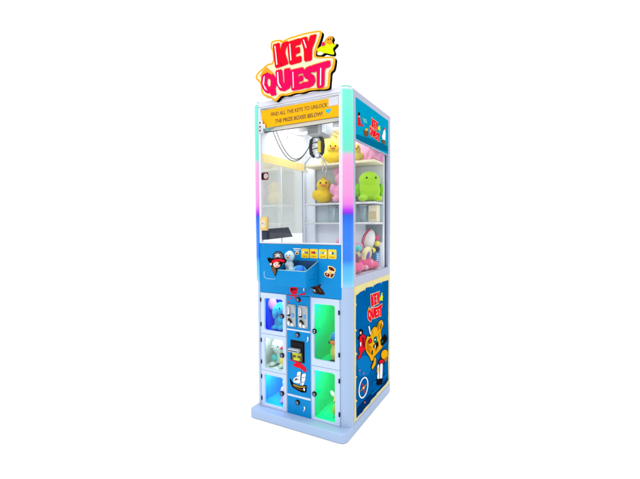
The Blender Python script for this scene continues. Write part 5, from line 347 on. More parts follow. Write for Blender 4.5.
# interior: floor, rear wall, shelves, ceiling light
YW = .612
def inner(b):
    b.box(-.614, -.02, .02, YW, .858, .872, M_INNER, 0)
    b.box(-.614, -.02, YW, YW+.01, .872, H-.014, M_INNER, 0)
one('interior_lining', mc, inner)
for x0, y0, y1, z0, z1 in ((-.6155, .561, YW, .872, 1.606), (-.6155, .018, YW, 1.606, H-.015), (-.6155, .018, .058, .872, 1.606)):
    one('wall_lining', mc, lambda b: b.box(x0, x0+.0035, y0, y1, z0, z1, M_INNER, 0))
one('interior_post', mc, lambda b: b.box(-.612, -.535, YW-.03, YW-.001, .873, 1.60, M_INNER, .003))
M_SHELF = mat('shelf_white', (240, 240, 244), rough=.4)
for z in (1.312, 1.180): one('shelf', mc, lambda b: b.box(-.533, -.021, .44, YW-.001, z-.012, z, M_SHELF, .002))
one('shelf', mc, lambda b: b.box(-.533, -.021, .43, YW-.001, 1.562, 1.576, mat('shelf_cream', (250, 240, 205), rough=.45), .002))
one('shelf_back', mc, lambda b: b.box(-.533, -.021, YW-.006, YW-.0005, 1.313, 1.561, mat('shelf_grey', (.52, .55, .57), rough=.5, var=.06, scale=5, raw=True), 0))
one('shelf_back', mc, lambda b: b.box(-.533, -.021, YW-.006, YW-.0005, 1.181, 1.299, mat('shelf_bluegrey', (.50, .58, .64), rough=.5, var=.1, scale=9, raw=True), 0))
# coloured rear display panel, its yellow to pink backlight put into the colour
mp = bpy.data.materials.new('yellow_pink_backlit'); mp.use_nodes = True; n = mp.node_tree; b_ = n.nodes['Principled BSDF']
t_ = n.nodes.new('ShaderNodeTexCoord'); s_ = n.nodes.new('ShaderNodeSeparateXYZ'); nz = n.nodes.new('ShaderNodeTexNoise'); nz.inputs['Scale'].default_value = 9
ad = n.nodes.new('ShaderNodeMath'); ad.operation = 'MULTIPLY_ADD'; ad.inputs[1].default_value = .12
m_ = n.nodes.new('ShaderNodeMapRange'); r_ = n.nodes.new('ShaderNodeValToRGB')
n.links.new(t_.outputs['Object'], s_.inputs[0]); n.links.new(t_.outputs['Object'], nz.inputs['Vector']); n.links.new(nz.outputs['Fac'], ad.inputs[0]); n.links.new(s_.outputs['X'], ad.inputs[2])
m_.inputs['From Min'].default_value = -.20+.06; m_.inputs['From Max'].default_value = .30+.06
n.links.new(ad.outputs[0], m_.inputs['Value']); n.links.new(m_.outputs[0], r_.inputs[0])
e = r_.color_ramp.elements; e[0].position = .0; e[0].color = paint((255, 232, 120), 1.2)+(1,); e[1].position = 1; e[1].color = paint((240, 165, 225), 1.2)+(1,)
x_ = e.new(.45); x_.color = paint((255, 226, 130), 1.2)+(1,); x_ = e.new(.7); x_.color = paint((250, 178, 220), 1.2)+(1,)
n.links.new(r_.outputs[0], b_.inputs['Base Color']); b_.inputs['Roughness'].default_value = .4
one('display_panel', mc, lambda b: b.box(-.50, -.021, YW-.008, YW-.0005, 1.578, 1.84, mp, 0))
M_LAMP = emit('ceiling_lamp', (255, 255, 255), 1.6)
one('ceiling_lamp', mc, lambda b: b.box(-.56, -.08, .14, .50, 1.868, 1.880, M_LAMP, .002))
area_light('ceiling_light', (-.32, .30, 1.864), (-.32, .30, 0), .44, 3.0, (1, .99, .98), .34)
one('side_window', mc, lambda b: b.box(-.012, -.008, .078, .64, .872, 1.632, G_SIDE, 0))
one('vent_panel', mc, lambda b: b.box(-.150, -.030, YW-.006, YW-.0005, 1.045, 1.162, mat('vent_grey', (.20, .23, .26), rough=.5, raw=True), .001))
one('side_window', mc, lambda b: b.box(XL+.006, XL+.010, .055, .565, .872, 1.604, G_SMOKE, 0))
one('reflected_band', mc, lambda b: b.box(XL+.0202, XL+.0225, .03, .60, 1.556, 1.607, mat('reflection_straw', (.80, .66, .26), rough=.45, raw=True), 0))  # yellow reflection along the window top, built as a coloured strip
one('window_divider', mc, lambda b: b.box(XL+.0165, XL+.0175, .26, .272, .876, 1.555, M_INNER, 0))
one('wall_lining', mc, lambda b: b.box(XL+.0115, -.6125, .5570, .5596, .877, 1.599, M_INNER, 0))
# dark chute wall standing inside the window at the left
ch = one('chute', mc, lambda b: b.plate([[(.032, 1.073), (.365, 1.084), (.312, 1.150), (.045, 1.140)]], SIDE(-.602), .012, M_NAVY, .002))

# side artwork
LETS_RED = ('K', 'E', 'Y')
U0, U1, V0, V1 = -.592, -.062, 1.873, 2.225
def logo(b, plane, f, base, step=.0008, gold=True):
    for i, o in enumerate(LETC.values()): b.plate([[f((p[0]+.008, p[1]-.008)) for p in o]], plane(base), step*.5+.00002*i, P('black'))
    base += step*1.8
    for i, o in enumerate(LETC.values()): b.plate([[f(p) for p in o]], plane(base), step*.5+.00002*i, P('cream'))
    base += step*1.8
    for i, (k, o) in enumerate(LET.items()):
        b.plate([[f(p) for p in o]] + ([[f(p) for p in QHOLE]] if k == 'Q' else []), plane(base), step+.00003*i, P('letter_red'))
    b.plate([[f(p) for p in STAR[0][1]]], plane(base), step, P('limeyellow'))
    b.plate([[f(p) for p in QHAT]], plane(base+step*2), step, P('orange'))
def fit(y0, y1, z0, z1): return lambda p: (y0+(p[0]-U0)/(U1-U0)*(y1-y0), z0+(p[1]-V0)/(V1-V0)*(z1-z0))
sa = one('header_artwork', mc, lambda b: b.plate([rect(.088, .636, 1.633, 1.858)], SIDE(.0), .0012, M_HEAD))
decal('header_picture', HEADER, lambda d: SIDE(.0012+d), sa)
one('header_logo', sa, lambda b: logo(b, SIDE, fit(.265, .475, 1.676, 1.816), .0022, .0002))
la = one('lower_artwork', mc, lambda b: b.plate([rect(.058, .674, .066, .824)], SIDE(.0), .0010, M_PARCH))
one('sea_print', la, lambda b: b.plate([SEA], SIDE(.0014), .0006, M_SEA))
decal('pirate_picture', LOWER, lambda d: SIDE(.0020+d), la)
one('side_logo', la, lambda b: logo(b, SIDE, fit(.225, .525, .560, .762), .0026, .0002))
def compass(b):
    b.plate([COMPASS[0], COMPASS[1]], SIDE(.0026), .0005, P('white'))
    for i, (c, o) in enumerate(COMPASS_STAR): b.plate([o], SIDE(.003+.0005*i), .0004, P(c))
one('compass', la, compass)

# upper glass door
def door_frame(b):
    b.plate([rect(-.5965, -.0475, 1.0555, 1.8645), rect(-.579, -.060, 1.064, 1.858)], FRONT(.012), .013, M_FRAME, .0015)
ud = one('front_door', mc, door_frame)
one('door_seam', mc, lambda b: b.plate([rect(-.5985, -.0455, 1.0535, 1.8662), rect(-.597, -.047, 1.055, 1.865)], FRONT(.010), .006, M_SEAM))
one('glass_pane', ud, lambda b: b.box(-.580, -.059, .004, .008, 1.063, 1.859, G_PANE, 0))
BP = lambda d: FRONT(.0036-d)
bn = one('banner', ud, lambda b: (b.plate([rect(-.571, -.0605, 1.741, 1.846)], BP(0), .0008, M_BANNER), b.plate([rect(-.122, -.062, 1.803, 1.850)], BP(.001), .0006, M_GREYP), b.plate([rect(-.1205, -.0635, 1.8045, 1.8485)], BP(.0018), .0004, mat('sticker_white', (214, 218, 230)))))
M_INK = mat('banner_ink', (96, 74, 36), rough=.5)
def btext(b):
    b.text('FIND ALL THE KEYS TO UNLOCK', -.318, 1.812, .03, BP(.0010), M_INK, w=.375, bold=.0004, shear=.12)
one('banner_text', bn, btext)
one('banner_text', bn, lambda b: b.text('THE PRIZE BOXES BELOW!', -.318, 1.769, .03, BP(.0010), M_INK, w=.315, bold=.0006, shear=.12))
one('heart', bn, lambda b: b.plate([[(-.124, 1.764), (-.141, 1.778), (-.141, 1.787), (-.134, 1.791), (-.126, 1.786), (-.117, 1.793), (-.108, 1.789), (-.108, 1.780)]], BP(.001), .0006, P('heart')))
def hinge(b):
    b.box(-.590, -.556, -.012, .003, 1.712, 1.785, M_CHROME, .004); b.box(-.556, -.536, -.016, .003, 1.735, 1.760, M_CHROME, .004)
    for z in (1.725, 1.748, 1.772): b.cyl((-.574, -.0125, z), (0, 1, 0), .005, .003, M_SEAM)
one('door_hinge', ud, hinge)
def sticker(b):
    b.plate([rrect(-.578, -.527, 1.434, 1.480, .012)], FRONT(.0036), .001, mat('sticker_maroon', (112, 20, 34), rough=.35))
    b.plate([rrect(-.576, -.565, 1.436, 1.478, .003)], FRONT(.0024), .0004, P('black'))
    b.plate([disc(-.545, 1.457, .014), disc(-.545, 1.457, .010)], FRONT(.0024), .0005, P('white')); b.plate([disc(-.545, 1.457, .005)], FRONT(.0024), .0005, P('white'))
one('round_badge', ud, sticker)
dl = one('door_lock', ud, lambda b: (b.box(-.578, -.528, -.016, .003, 1.132, 1.214, mat('brass_plate', (232, 196, 110), rough=.3, var=.08), .006), b.box(-.566, -.538, -.019, -.015, 1.148, 1.198, mat('brass_light', (240, 222, 170), rough=.3), .003)))
one('keyhole', dl, lambda b: (b.cyl((-.552, -.021, 1.172), (0, 1, 0), .010, .006, M_CHROME, bev=.001), b.box(-.5535, -.5505, -.0248, -.023, 1.166, 1.178, M_BLACK, 0)))
one('lock_bracket', ud, lambda b: b.box(-.575, -.536, -.006, .003, 1.078, 1.131, M_NAVY, .004))

# control panel
cp = one('control_panel', mc, lambda b: b.plate([rect(-.5965, -.0475, .7595, 1.0525)], FRONT(.016), .017, M_BLUE, .0012))
FP = lambda d: FRONT(-.001-d)
for i in range(4):
    x = -.300 + i*.0575
    pc = one('placard', cp, lambda b: b.plate([rrect(x, x+.051, .978, 1.030, .006)], FP(.0004), .0008, P('placard')))
    def marks(b):
        c1, c2 = ('white', 'hatgrey'), ('red', 'hatgrey')
        rnd = random.Random(i)
        a, c, d = [('white', 'grey', 'hatgrey'), ('hotpink', 'chestbrown', 'teal'), ('teal', 'grey', 'white'), ('white', 'hatgrey', 'teal')][i]
        b.plate([disc(x+.015, 1.010, .007, 10)], FP(.0014), .0005, P(a)); b.plate([rrect(x+.022, x+.034, 1.003, 1.016, .003)], FP(.0014), .0005, P(c))
        b.plate([[(x+.034, 1.000), (x+.045, 1.004), (x+.042, 1.016), (x+.036, 1.012)]], FP(.0014), .0005, P(d))
        b.plate([rect(x+.008, x+.043, .9885, .9905)], FP(.0014), .0005, P('orangedark')); b.plate([rect(x+.012, x+.039, .9838, .9855)], FP(.0014), .0005, P('orangedark'))
    one('instruction_print', pc, marks)
decal('title_print', TITLE, FP, cp)
decal('treasure_chest_print', CHEST, FP, cp)
decal('shark_print', SHARK, FP, cp)
decal('crab_print', CRAB, FP, cp)
one('outline_print', cp, lambda b: b.plate([ULINE], FP(.0004), .0006, mat('pale_line', (150, 205, 235))))

# prize tray that sticks out of the panel
TX0, TX1, TY = -.386, -.189, -.137
def tray(b):
    t = .004
    def slab(x0, x1): # side cheeks with sloping rim
        pts = [(-.002, .826), (TY, .832), (TY, .917), (-.002, .960)]
        b.plate([[(p[0], p[1]) for p in pts]], SIDE(x0), x1-x0, M_TRAY, .001)
    slab(TX0, TX0+t); slab(TX1-t, TX1)
    b.box(TX0+t, TX1-t, TY, TY+t, .832, .917, M_TRAY, .001)
    bm = bmesh.new(); q = [(-.002, .8262), (TY+t, .8322), (TY+t, .862), (-.002, .862)]
    vs = [bm.verts.new((x, y, z)) for x in (TX0+t, TX1-t) for y, z in q]
    for f in ((0, 1, 2, 3), (7, 6, 5, 4), (0, 4, 5, 1), (1, 5, 6, 2), (2, 6, 7, 3), (3, 7, 4, 0)): bm.faces.new([vs[k] for k in f])
    bmesh.ops.recalc_face_normals(bm, faces=bm.faces[:]); b.add_bm(bm, M_TRAYIN)
tr = one('prize_tray', mc, tray)
M_RIM = mat('rim_pale', (170, 205, 214), rough=.3)
def rim(b):
    b.tube([(TX0+.002, -.003, .962), (TX0+.002, TY+.002, .919), (TX1-.002, TY+.002, .919), (TX1-.002, -.003, .962)], .0022, M_RIM, 6)
one('tray_rim', tr, rim)
one('tray_back', tr, lambda b: b.box(TX0+.005, TX1-.005, -.0035, -.0015, .863, .962, mat('tray_back_navy', (4, 70, 124)), 0))
for i in range(2):
    for z in (.868, .892): one('vent_slot', tr, lambda b: b.box(TX1-.0005, TX1+.0006, -.10+.035*i, -.085+.035*i, z, z+.003, mat('slot_navy', (0, 70, 130)), 0))
def pirate(b):
    b.plate([PIRATE[0][1]], FRONT(-.138), .004, P('black'))
    for i, (c, o) in enumerate(PIRATE[1:]): b.plate([o], FRONT(-.1421-.0005*i), .0004, P(c))
one('pirate_cutout', tr, pirate)

# middle column: coin panel, bill panel, cash door
def colplate(z0, z1): return lambda b: b.plate([rect(-.4035, -.2455, z0, z1)], FRONT(.014), .014, M_BLUE, .001)
M_STRIP = mat('strip_white', (205, 222, 246), rough=.35)
kp = one('coin_panel', mc, colplate(.5615, .7565))
one('divider_strip', mc, lambda b: b.plate([rect(-.4035, -.2455, .5505, .5605)], FRONT(.014), .016, M_STRIP, .001))
one('divider_strip', mc, lambda b: b.plate([rect(-.4035, -.2455, .1600, .1720)], FRONT(.014), .016, M_STRIP, .001))
KP = lambda d: FRONT(-d)
decal('crab_legs_print', CRAB_LEGS, KP, kp)
def key_lock(parent, x, z, y=0., r=.0145, name='lock'):
    lk = one(name, parent, lambda b: (b.cyl((x, y-.004, z), (0, 1, 0), r, .010, M_BLACK, bev=.002), b.cyl((x, y-.010, z), (0, 1, 0), r*.55, .005, M_STEEL, bev=.001)))
    one('keyhole', lk, lambda b: (b.cyl((x, y-.0132, z), (0, 1, 0), r*.38, .002, mat('lock_blue', (60, 90, 190), rough=.3)), b.box(x-.001, x+.001, y-.0150, y-.0138, z-.004, z+.004, M_BLACK, 0)))
key_lock(kp, -.322, .736)
M_PLATE = mat('coin_plate_grey', (176, 184, 190), rough=.32, var=.08, bump=.05, scale=120)
for x0, x1 in ((-.4015, -.338), (-.3225, -.2575)):
    cm = one('coin_mechanism', mc, lambda b: b.box(x0, x1, -.008, .0, .574, .704, M_PLATE, .004))
    xc = (x0+x1)/2
    one('coin_entry', cm, lambda b: (b.box(xc-.020, xc-.004, -.020, -.007, .646, .694, M_CHROME, .006), b.box(xc-.013, xc-.0105, -.0215, -.0195, .652, .688, M_BLACK, 0), b.box(xc-.021, xc-.003, -.017, -.007, .637, .645, M_BLACK, .002)))
    one('reject_button', cm, lambda b: b.box(xc+.005, xc+.020, -.015, -.007, .632, .652, mat('button_blue', (90, 170, 240), rough=.25), .003))
    one('return_cup', cm, lambda b: (b.tube([(xc-.018, -.009, .612), (xc-.010, -.016, .620), (xc+.002, -.018, .614), (xc+.006, -.014, .600)], .005, M_BLACK), b.box(xc-.020, xc-.008, -.013, -.007, .582, .604, M_CHROME, .003), b.box(xc+.002, xc+.016, -.012, -.007, .580, .596, M_CHROME, .003)))
    for x in (x0+.006, x1-.006):
        for z in (.580, .698): one('screw', cm, lambda b: b.cyl((x, -.0085, z), (0, 1, 0), .0028, .003, M_SEAM, seg=12))
bpnl = one('bill_panel', mc, lambda b: b.plate([rect(-.4035, -.2455, .1730, .5495), rrect(-.379, -.283, .370, .496, .004)], FRONT(.014), .014, M_BLUE, .001))
key_lock(bpnl, -.328, .531)
one('latch', bpnl, lambda b: (b.box(-.262, -.254, -.006, 0, .508, .530, M_CHROME, .002), b.box(-.266, -.258, -.006, 0, .500, .507, M_CHROME, .002)))
ba = one('bill_acceptor', mc, lambda b: (b.box(-.3785, -.2835, .002, .06, .3705, .4955, M_BLACK, .002), b.box(-.370, -.292, -.006, .002, .374, .486, M_BLACK, .004)))
one('bill_mouth', ba, lambda b: (b.box(-.378, -.306, -.034, -.006, .433, .453, mat('mouth_silver', (190, 200, 210), rough=.25), .005), b.box(-.374, -.310, -.0355, -.0335, .440, .444, M_BLACK, 0)))
M_LIME = mat('bill_lime', (205, 205, 40), rough=.4, var=.2, scale=60)
one('lit_bezel', ba, lambda b: (b.box(-.366, -.296, -.008, -.0055, .378, .430, mat('bill_olive', (92, 88, 20), rough=.4), .001), b.box(-.360, -.302, -.012, -.0075, .413, .426, M_LIME, .003), b.box(-.352, -.310, -.012, -.0075, .382, .399, M_LIME, .003), b.box(-.336, -.326, -.010, -.0075, .399, .413, M_LIME, .001)))
decal('ship_print', SHIP, KP, bpnl)
cdoor = one('cash_door', mc, colplate(.0515, .1590))
key_lock(cdoor, -.331, .133)
one('latch', cdoor, lambda b: (b.box(-.288, -.279, -.006, 0, .098, .120, M_CHROME, .002), b.box(-.293, -.285, -.006, 0, .090, .098, M_CHROME, .002)))

# prize lockers: lit compartment, hinged door, window, lock, hinges
WIN = [(-.565, -.431, .530, .724), (-.566, -.432, .296, .482), (-.568, -.435, .073, .256), (-.221, -.089, .407, .723), (-.221, -.090, .066, .345)]
LOCKS = [(-.434, .627), (-.436, .394), (-.439, .165), (-.214, .567), (-.217, .208)]
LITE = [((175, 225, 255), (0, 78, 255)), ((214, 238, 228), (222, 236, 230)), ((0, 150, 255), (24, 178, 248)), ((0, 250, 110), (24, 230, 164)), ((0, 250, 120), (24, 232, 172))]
POW = [.6, .36, 1.15, .72, .66]
for i, (((x0, x1), (z0, z1)), w, lk, (lc, wc), pw) in enumerate(zip(DOORS, WIN, LOCKS, LITE, POW)):
    left = i < 3
    dr = one('locker_door', mc, lambda b: b.plate([rect(x0, x1, z0, z1), rrect(w[0], w[1], w[2], w[3], .012)], FRONT(.012), .014, M_DOOR, .0012))
    one('window_pane', dr, lambda b: b.plate([rrect(w[0]-.006, w[1]+.006, w[2]-.006, w[3]+.006, .012)], FRONT(.015), .003, G_LOCK))
    key_lock(dr, lk[0], lk[1], -.002)
    hx = x0+.0005 if left else x1-.0035
    for hz in (z0+.22*(z1-z0), z1-.18*(z1-z0)): one('hinge', dr, lambda b: b.cyl((hx+.001, -.003, hz), (0, 0, 1), .0045, .024, M_BLACK, seg=14, bev=.001))
    cx0, cx1 = (-.612, x1+.001) if left else (x0-.001, -.024)
    wm = mat('led_glow_liner_%s' % ['blue', 'white', 'cyan', 'green', 'green_low'][i], tuple(.92*v for v in lin(wc)), rough=.6, var=.02, scale=8, spec=.03, raw=True)  # coloured LED glow is put into the liner colour
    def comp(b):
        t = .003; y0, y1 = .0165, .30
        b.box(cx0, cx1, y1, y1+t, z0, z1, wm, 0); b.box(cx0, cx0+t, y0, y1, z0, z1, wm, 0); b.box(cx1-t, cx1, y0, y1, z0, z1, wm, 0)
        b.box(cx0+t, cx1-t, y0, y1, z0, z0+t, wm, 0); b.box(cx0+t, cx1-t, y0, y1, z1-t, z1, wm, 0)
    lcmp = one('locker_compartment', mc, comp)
    one('light_strip', lcmp, lambda b: b.box(cx0+.02, cx1-.02, .022, .030, z1-.008, z1-.0032, emit('strip_%d' % i, lc, 1.2), 0))
    area_light('locker_light', ((cx0+cx1)/2, .035, z1-.0085), ((cx0+cx1)/2, .16, (z0+z1)/2), cx1-cx0-.04, pw, tuple(.55+.45*v for v in lin(lc)), .01)

# claw gear under the roof
M_RAIL = mat('rail_white', (.78, .80, .84), rough=.3, raw=True)
def rails(b):
    b.box(-.610, -.025, .080, .092, 1.738, 1.762, M_RAIL, .002); b.box(-.610, -.025, .082, .090, 1.7625, 1.767, M_SEAM, 0); b.box(-.610, -.025, .0785, .0795, 1.735, 1.7395, M_SEAM, 0)
    b.box(-.610, -.025, .330, .350, 1.762, 1.778, M_RAIL, .002)
    for x in (-.372, -.322): b.box(x-.006, x+.006, .06, .60, 1.784, 1.796, M_CHROME, .002)
one('gantry_rail', mc, rails)
one('rail_bracket', mc, lambda b: (b.box(-.612, -.56, .07, .12, 1.74, 1.80, M_CHROME, .004), b.cyl((-.55, .08, 1.765), (1, 0, 0), .014, .02, M_STEEL)))
cg = one('claw_carriage', mc, lambda b: (b.box(-.313, -.226, .10, .235, 1.690, 1.770, M_GREYP, .004), b.box(-.226, -.196, .11, .2, 1.70, 1.775, M_RAIL, .006)))
one('vent_slats', cg, lambda b: [b.box(-.311, -.244, .094, .101, 1.696+.0135*i, 1.704+.0135*i, mat('slat_grey', (140, 142, 146), rough=.5), .001) for i in range(5)])
def claw_body(b):
    c = Vector((-.292, .190, 0)); mw = mat('claw_white', (236, 238, 242), rough=.35)
    b.cyl((c.x, c.y, 1.637), (0, 0, 1), .030, .095, mw)
    for z in (1.602, 1.622, 1.640, 1.658, 1.674): b.cyl((c.x, c.y, z), (0, 0, 1), .0325, .006, M_SEAM if z in (1.622, 1.658) else M_CHROME, seg=24)
    b.cyl((c.x, c.y, 1.592), (0, 0, 1), .024, .03, M_CHROME, r2=.03); b.cyl((c.x, c.y, 1.695), (0, 0, 1), .010, .03, M_CHROME)
    b.ell((c.x, c.y, 1.578), (.022, .022, .012), M_CHROME)
cb = one('claw', mc, claw_body)
def brk(b):
    for s in (-1, 1):
        pts = [(-.292+s*.018, .177, 1.692), (-.292+s*.038, .174, 1.674), (-.292+s*.043, .174, 1.635), (-.292+s*.038, .174, 1.596), (-.292+s*.020, .177, 1.574)]
        b.tube(pts, [.009, .0115, .012, .0115, .008], M_BLACK, 8)
one('claw_guard', cb, brk)
one('claw_label', cb, lambda b: b.box(-.274, -.256, .152, .165, 1.596, 1.664, mat('label_yellow', (250, 220, 30)), .002))
M_PRONG = mat('prong_silver', (206, 212, 220), rough=.25)
for a in (200, 320, 80):
    d = Vector((math.cos(R(a)), math.sin(R(a)), 0)); c = Vector((-.292, .190, 0))
    one('prong', cb, lambda b: b.tube([c+d*.015+Vector((0, 0, 1.588)), c+d*.05+Vector((0, 0, 1.575)), c+d*.080+Vector((0, 0, 1.54)), c+d*.082+Vector((0, 0, 1.505)), c+d*.066+Vector((0, 0, 1.482))], [.0045, .0045, .0045, .004, .003], M_PRONG, 8))
def cable(b, off):
    pts = []
    for k in range(25):
        t = k/24; x = -.566+(-.318+.566)*t+off*.9*(1-t); zend = 1.760+(1.712-1.760)*t
        pts.append((x, .10+.09*t, zend-(.178-off*.4)*4*t*(1-t)))
    b.tube(pts, .0032, mat('cable_grey', (110, 112, 118), rough=.5), 6)
one('cable', mc, lambda b: cable(b, 0)); one('cable', mc, lambda b: cable(b, .026))
one('power_cord', mc, lambda b: b.tube([(-.56, .09, 1.772), (-.50, .12, 1.745), (-.42, .15, 1.715), (-.39, .18, 1.71)], .0012, M_SEAM, 6))

# topper sign
SG = lambda d: FRONT(-.030-d)
tp = one('topper_sign', mc, lambda b: (b.plate(SIGN_BACK, FRONT(-.002), .024, P('black'), .002), b.plate([STAR_BACK], FRONT(-.006), .020, P('black'), .002)))
one('sign_edge', tp, lambda b: b.plate(SIGN_BACK, FRONT(-.0262), .003, P('goldedge'), .001))
one('sign_face', tp, lambda b: b.plate([SIGN_CREAM], FRONT(-.0294), .002, P('cream')))
for k, o in LET.items():
    hs = [QHOLE] if k == 'Q' else []
    sh = [[(p[0]-.0045, p[1]+.0055) for p in q] for q in [o]+hs]
    lift = .0003*list(LET).index(k)
    def letter(b):
        b.plate(sh, FRONT(-.0316-lift), .0010, P('orange'))
        b.plate([o]+hs, FRONT(-.0342-lift), .003, P('letter_red' if k in LETS_RED else 'letter_pink'), .0006)
    one('letter', tp, letter)
for q in SHINE: one('letter_shine', tp, lambda b: b.plate([q], FRONT(-.0394), .0006, P('white')))
one('pirate_hat', tp, lambda b: b.plate([QHAT], FRONT(-.0396), .002, P('orange'), .0005))
def starfig(b):
    for i, (c, o) in enumerate(STAR): b.plate([o], FRONT(-.0262-.0013*i), .0012, P(c))
one('star_figure', tp, starfig)
for x in (-.42, -.18): one('sign_bracket', mc, lambda b: b.box(x-.012, x+.012, -.0015, .03, 1.897, 1.99, M_STEEL, .002))

# ------------------------------------------------------------------ prizes
def eye(parent, p, r=.006):
    return one('eye', parent, lambda b: b.ell(p, (r, r, r), M_BLACK, u=12, v=8))
PL = {k: plush_mat('plush_'+k, c) for k, c in dict(yellow=(255, 214, 20), pink=(250, 170, 205), rose=(236, 78, 140), green=(170, 226, 30), mint=(206, 238, 226), teal=(40, 196, 214), lilac=(232, 160, 214),
      white=(248, 246, 246), mauve=(110, 50, 86), purple=(120, 88, 190), aqua=(84, 210, 200), cream=(244, 232, 176), blue=(30, 130, 210), lemon=(246, 230, 100), orange=(240, 130, 40), cherry=(220, 50, 90), navy=(24, 34, 70)).items()}
SHG = 'plush prizes on the display shelves'; PLG = 'prizes piled on the cabinet floor'; LKG = 'plush prizes in the lit lockers'
def duck(name, x, y, z, s, m, label, group, rz=0., beak='orange'):
    o = soft(name, [(x, y, z+.055*s, .062*s, .055*s, .056*s), (x, y-.008*s, z+.125*s, .050*s, .047*s, .046*s), (x-.06*s, y, z+.06*s, .022*s, .03*s, .034*s), (x+.06*s, y, z+.06*s, .022*s, .03*s, .034*s), (x, y, z+.175*s, .012*s, .012*s, .016*s)], PL[m], (x, y, z))
    for k in (-1, 1): eye(o, (x+k*.020*s, y-.052*s, z+.138*s), .006*s)
    one('beak', o, lambda b: b.ell((x, y-.058*s, z+.120*s), (.020*s, .016*s, .009*s), PL[beak], u=14, v=8))
    o.rotation_euler.z = rz; return tag(o, label, 'plush toy', group)
duck('plush_duck', -.345, .50, 1.577, .85, 'yellow', 'yellow plush duck on the top shelf behind the claw', SHG, R(25))
duck('plush_chick', -.185, .51, 1.577, .72, 'lemon', 'pale yellow plush chick on the top shelf behind the corner light column', SHG, R(30))
duck('plush_duck', -.420, .50, 1.313, 1.0, 'yellow', 'bright yellow plush duck on the middle shelf below the claw', SHG, R(25))
def bear(name, x, y, z, s, m, label, group, ear=None, snout='white', rz=0.):
    o = soft(name, [(x, y, z+.062*s, .060*s, .052*s, .064*s), (x, y-.005, z+.150*s, .052*s, .046*s, .046*s), (x-.042*s, y-.03*s, z+.022*s, .024*s, .034*s, .022*s), (x+.042*s, y-.03*s, z+.022*s, .024*s, .034*s, .022*s),
               (x-.064*s, y-.012*s, z+.085*s, .020*s, .022*s, .036*s), (x+.064*s, y-.012*s, z+.085*s, .020*s, .022*s, .036*s)], PL[m], (x, y, z))
    for k in (-1, 1):
        one('ear', o, lambda b: b.ell((x+k*.040*s, y, z+.194*s), (.022*s, .012*s, .024*s), PL[ear or m], u=16, v=10)); eye(o, (x+k*.018*s, y-.050*s, z+.160*s), .006*s)
    one('snout', o, lambda b: b.ell((x, y-.048*s, z+.140*s), (.018*s, .012*s, .012*s), PL[snout], u=14, v=8))
    o.rotation_euler.z = rz; return tag(o, label, 'plush toy', group)
bear('plush_bear', -.270, .50, 1.313, 1.08, 'pink', 'pink plush bear on the middle shelf beside the yellow duck', SHG, rz=R(20))
bear('plush_bear', -.065, .53, 1.577, .62, 'pink', 'small pink plush bear on the top shelf at the right end', SHG, rz=R(30))
# big green plush
gx, gy, gz = -.085, .50, 1.313
g = soft('plush_frog', [(gx, gy, gz+.075, .078, .066, .080), (gx, gy-.01, gz+.135, .070, .060, .062), (gx-.05, gy-.045, gz+.02, .03, .035, .02), (gx+.045, gy-.045, gz+.02, .03, .035, .02)], PL['green'], (gx, gy, gz))
for k in (-.030, .030): eye(g, (gx+k, gy-.066, gz+.150), .006)
for k in (-1, 1): one('arm', g, lambda b: b.ell((gx+k*.076, gy-.01, gz+.075), (.017, .022, .045), plush_mat('plush_green_dark', (120, 200, 10)), u=16, v=10))
g.rotation_euler.z = R(35)
tag(g, 'large round lime green plush frog on the middle shelf by the side window', 'plush toy', SHG)
# lower shelf: cups and a cream card box
G_CUP = glass('cup_acrylic', (.84, .90, .92), .08, .05)
for x, lb in ((-.36, 'grey translucent cup on the low shelf, farthest left of the four'), (-.285, 'grey translucent cup on the low shelf, second from the left'), (-.20, 'grey translucent cup on the low shelf behind the corner light column'), (-.13, 'grey translucent cup on the low shelf beside the cream box')):
    tag(one('display_cup', None, lambda b: (b.cyl((x, .52, 1.234), (0, 0, 1), .026, .106, G_CUP, r2=.033), b.cyl((x, .52, 1.290), (0, 0, 1), .035, .006, M_GREYP)), origin=(x, .52, 1.181)), lb, 'cup', 'cups on the low shelf')
cbx = one('card_box', None, lambda b: (b.box(-.088, -.030, .50, .56, 1.181, 1.290, mat('card_cream', (240, 234, 204), rough=.6), .002), b.box(-.082, -.036, .498, .4995, 1.20, 1.25, mat('card_tan', (214, 196, 150)), 0)), origin=(-.06, .53, 1.181))
tag(cbx, 'cream cardboard box with a tan front on the low shelf', 'box')

# pile on the cabinet floor seen through the side window
pk = soft('plush_cushion', [(-.10, .22, .910, .080, .13, .042), (-.075, .12, .895, .05, .05, .03), (-.10, .42, .915, .075, .11, .045), (-.12, .52, .90, .08, .07, .03), (-.07, .15, .90, .04, .05, .03), (-.06, .50, .90, .04, .06, .03)], PL['rose'], (-.11, .36, .872), voxel=.007)
tag(pk, 'deep pink plush cushion at the bottom of the pile by the side window', 'plush toy', PLG)
for (y, z) in ((.42, .925), (.49, .905), (.34, .900), (.27, .905)): one('highlight_patch', pk, lambda b: b.ell((-.043, y, z), (.016, .022, .016), PL['pink'], u=14, v=8))  # lighter pink highlights set on the cushion as rounded patches
def ball(name, x, y, z, rad, m, label, rot=(0, 0, 0)):
    o = one(name, None, lambda b: b.ell((0, 0, 0), rad, PL[m], rot, 28, 18), origin=(0, 0, 0)); o.location = (x, y, z); ORG[o.name] = Vector((x, y, z))
    return tag(o, label, 'ball', PLG)
bb = ball('plush_baseball', -.115, .565, 1.058, (.045, .058, .078), 'white', 'white plush baseball with pink stitching standing on the pile', (0, R(14), R(20)))
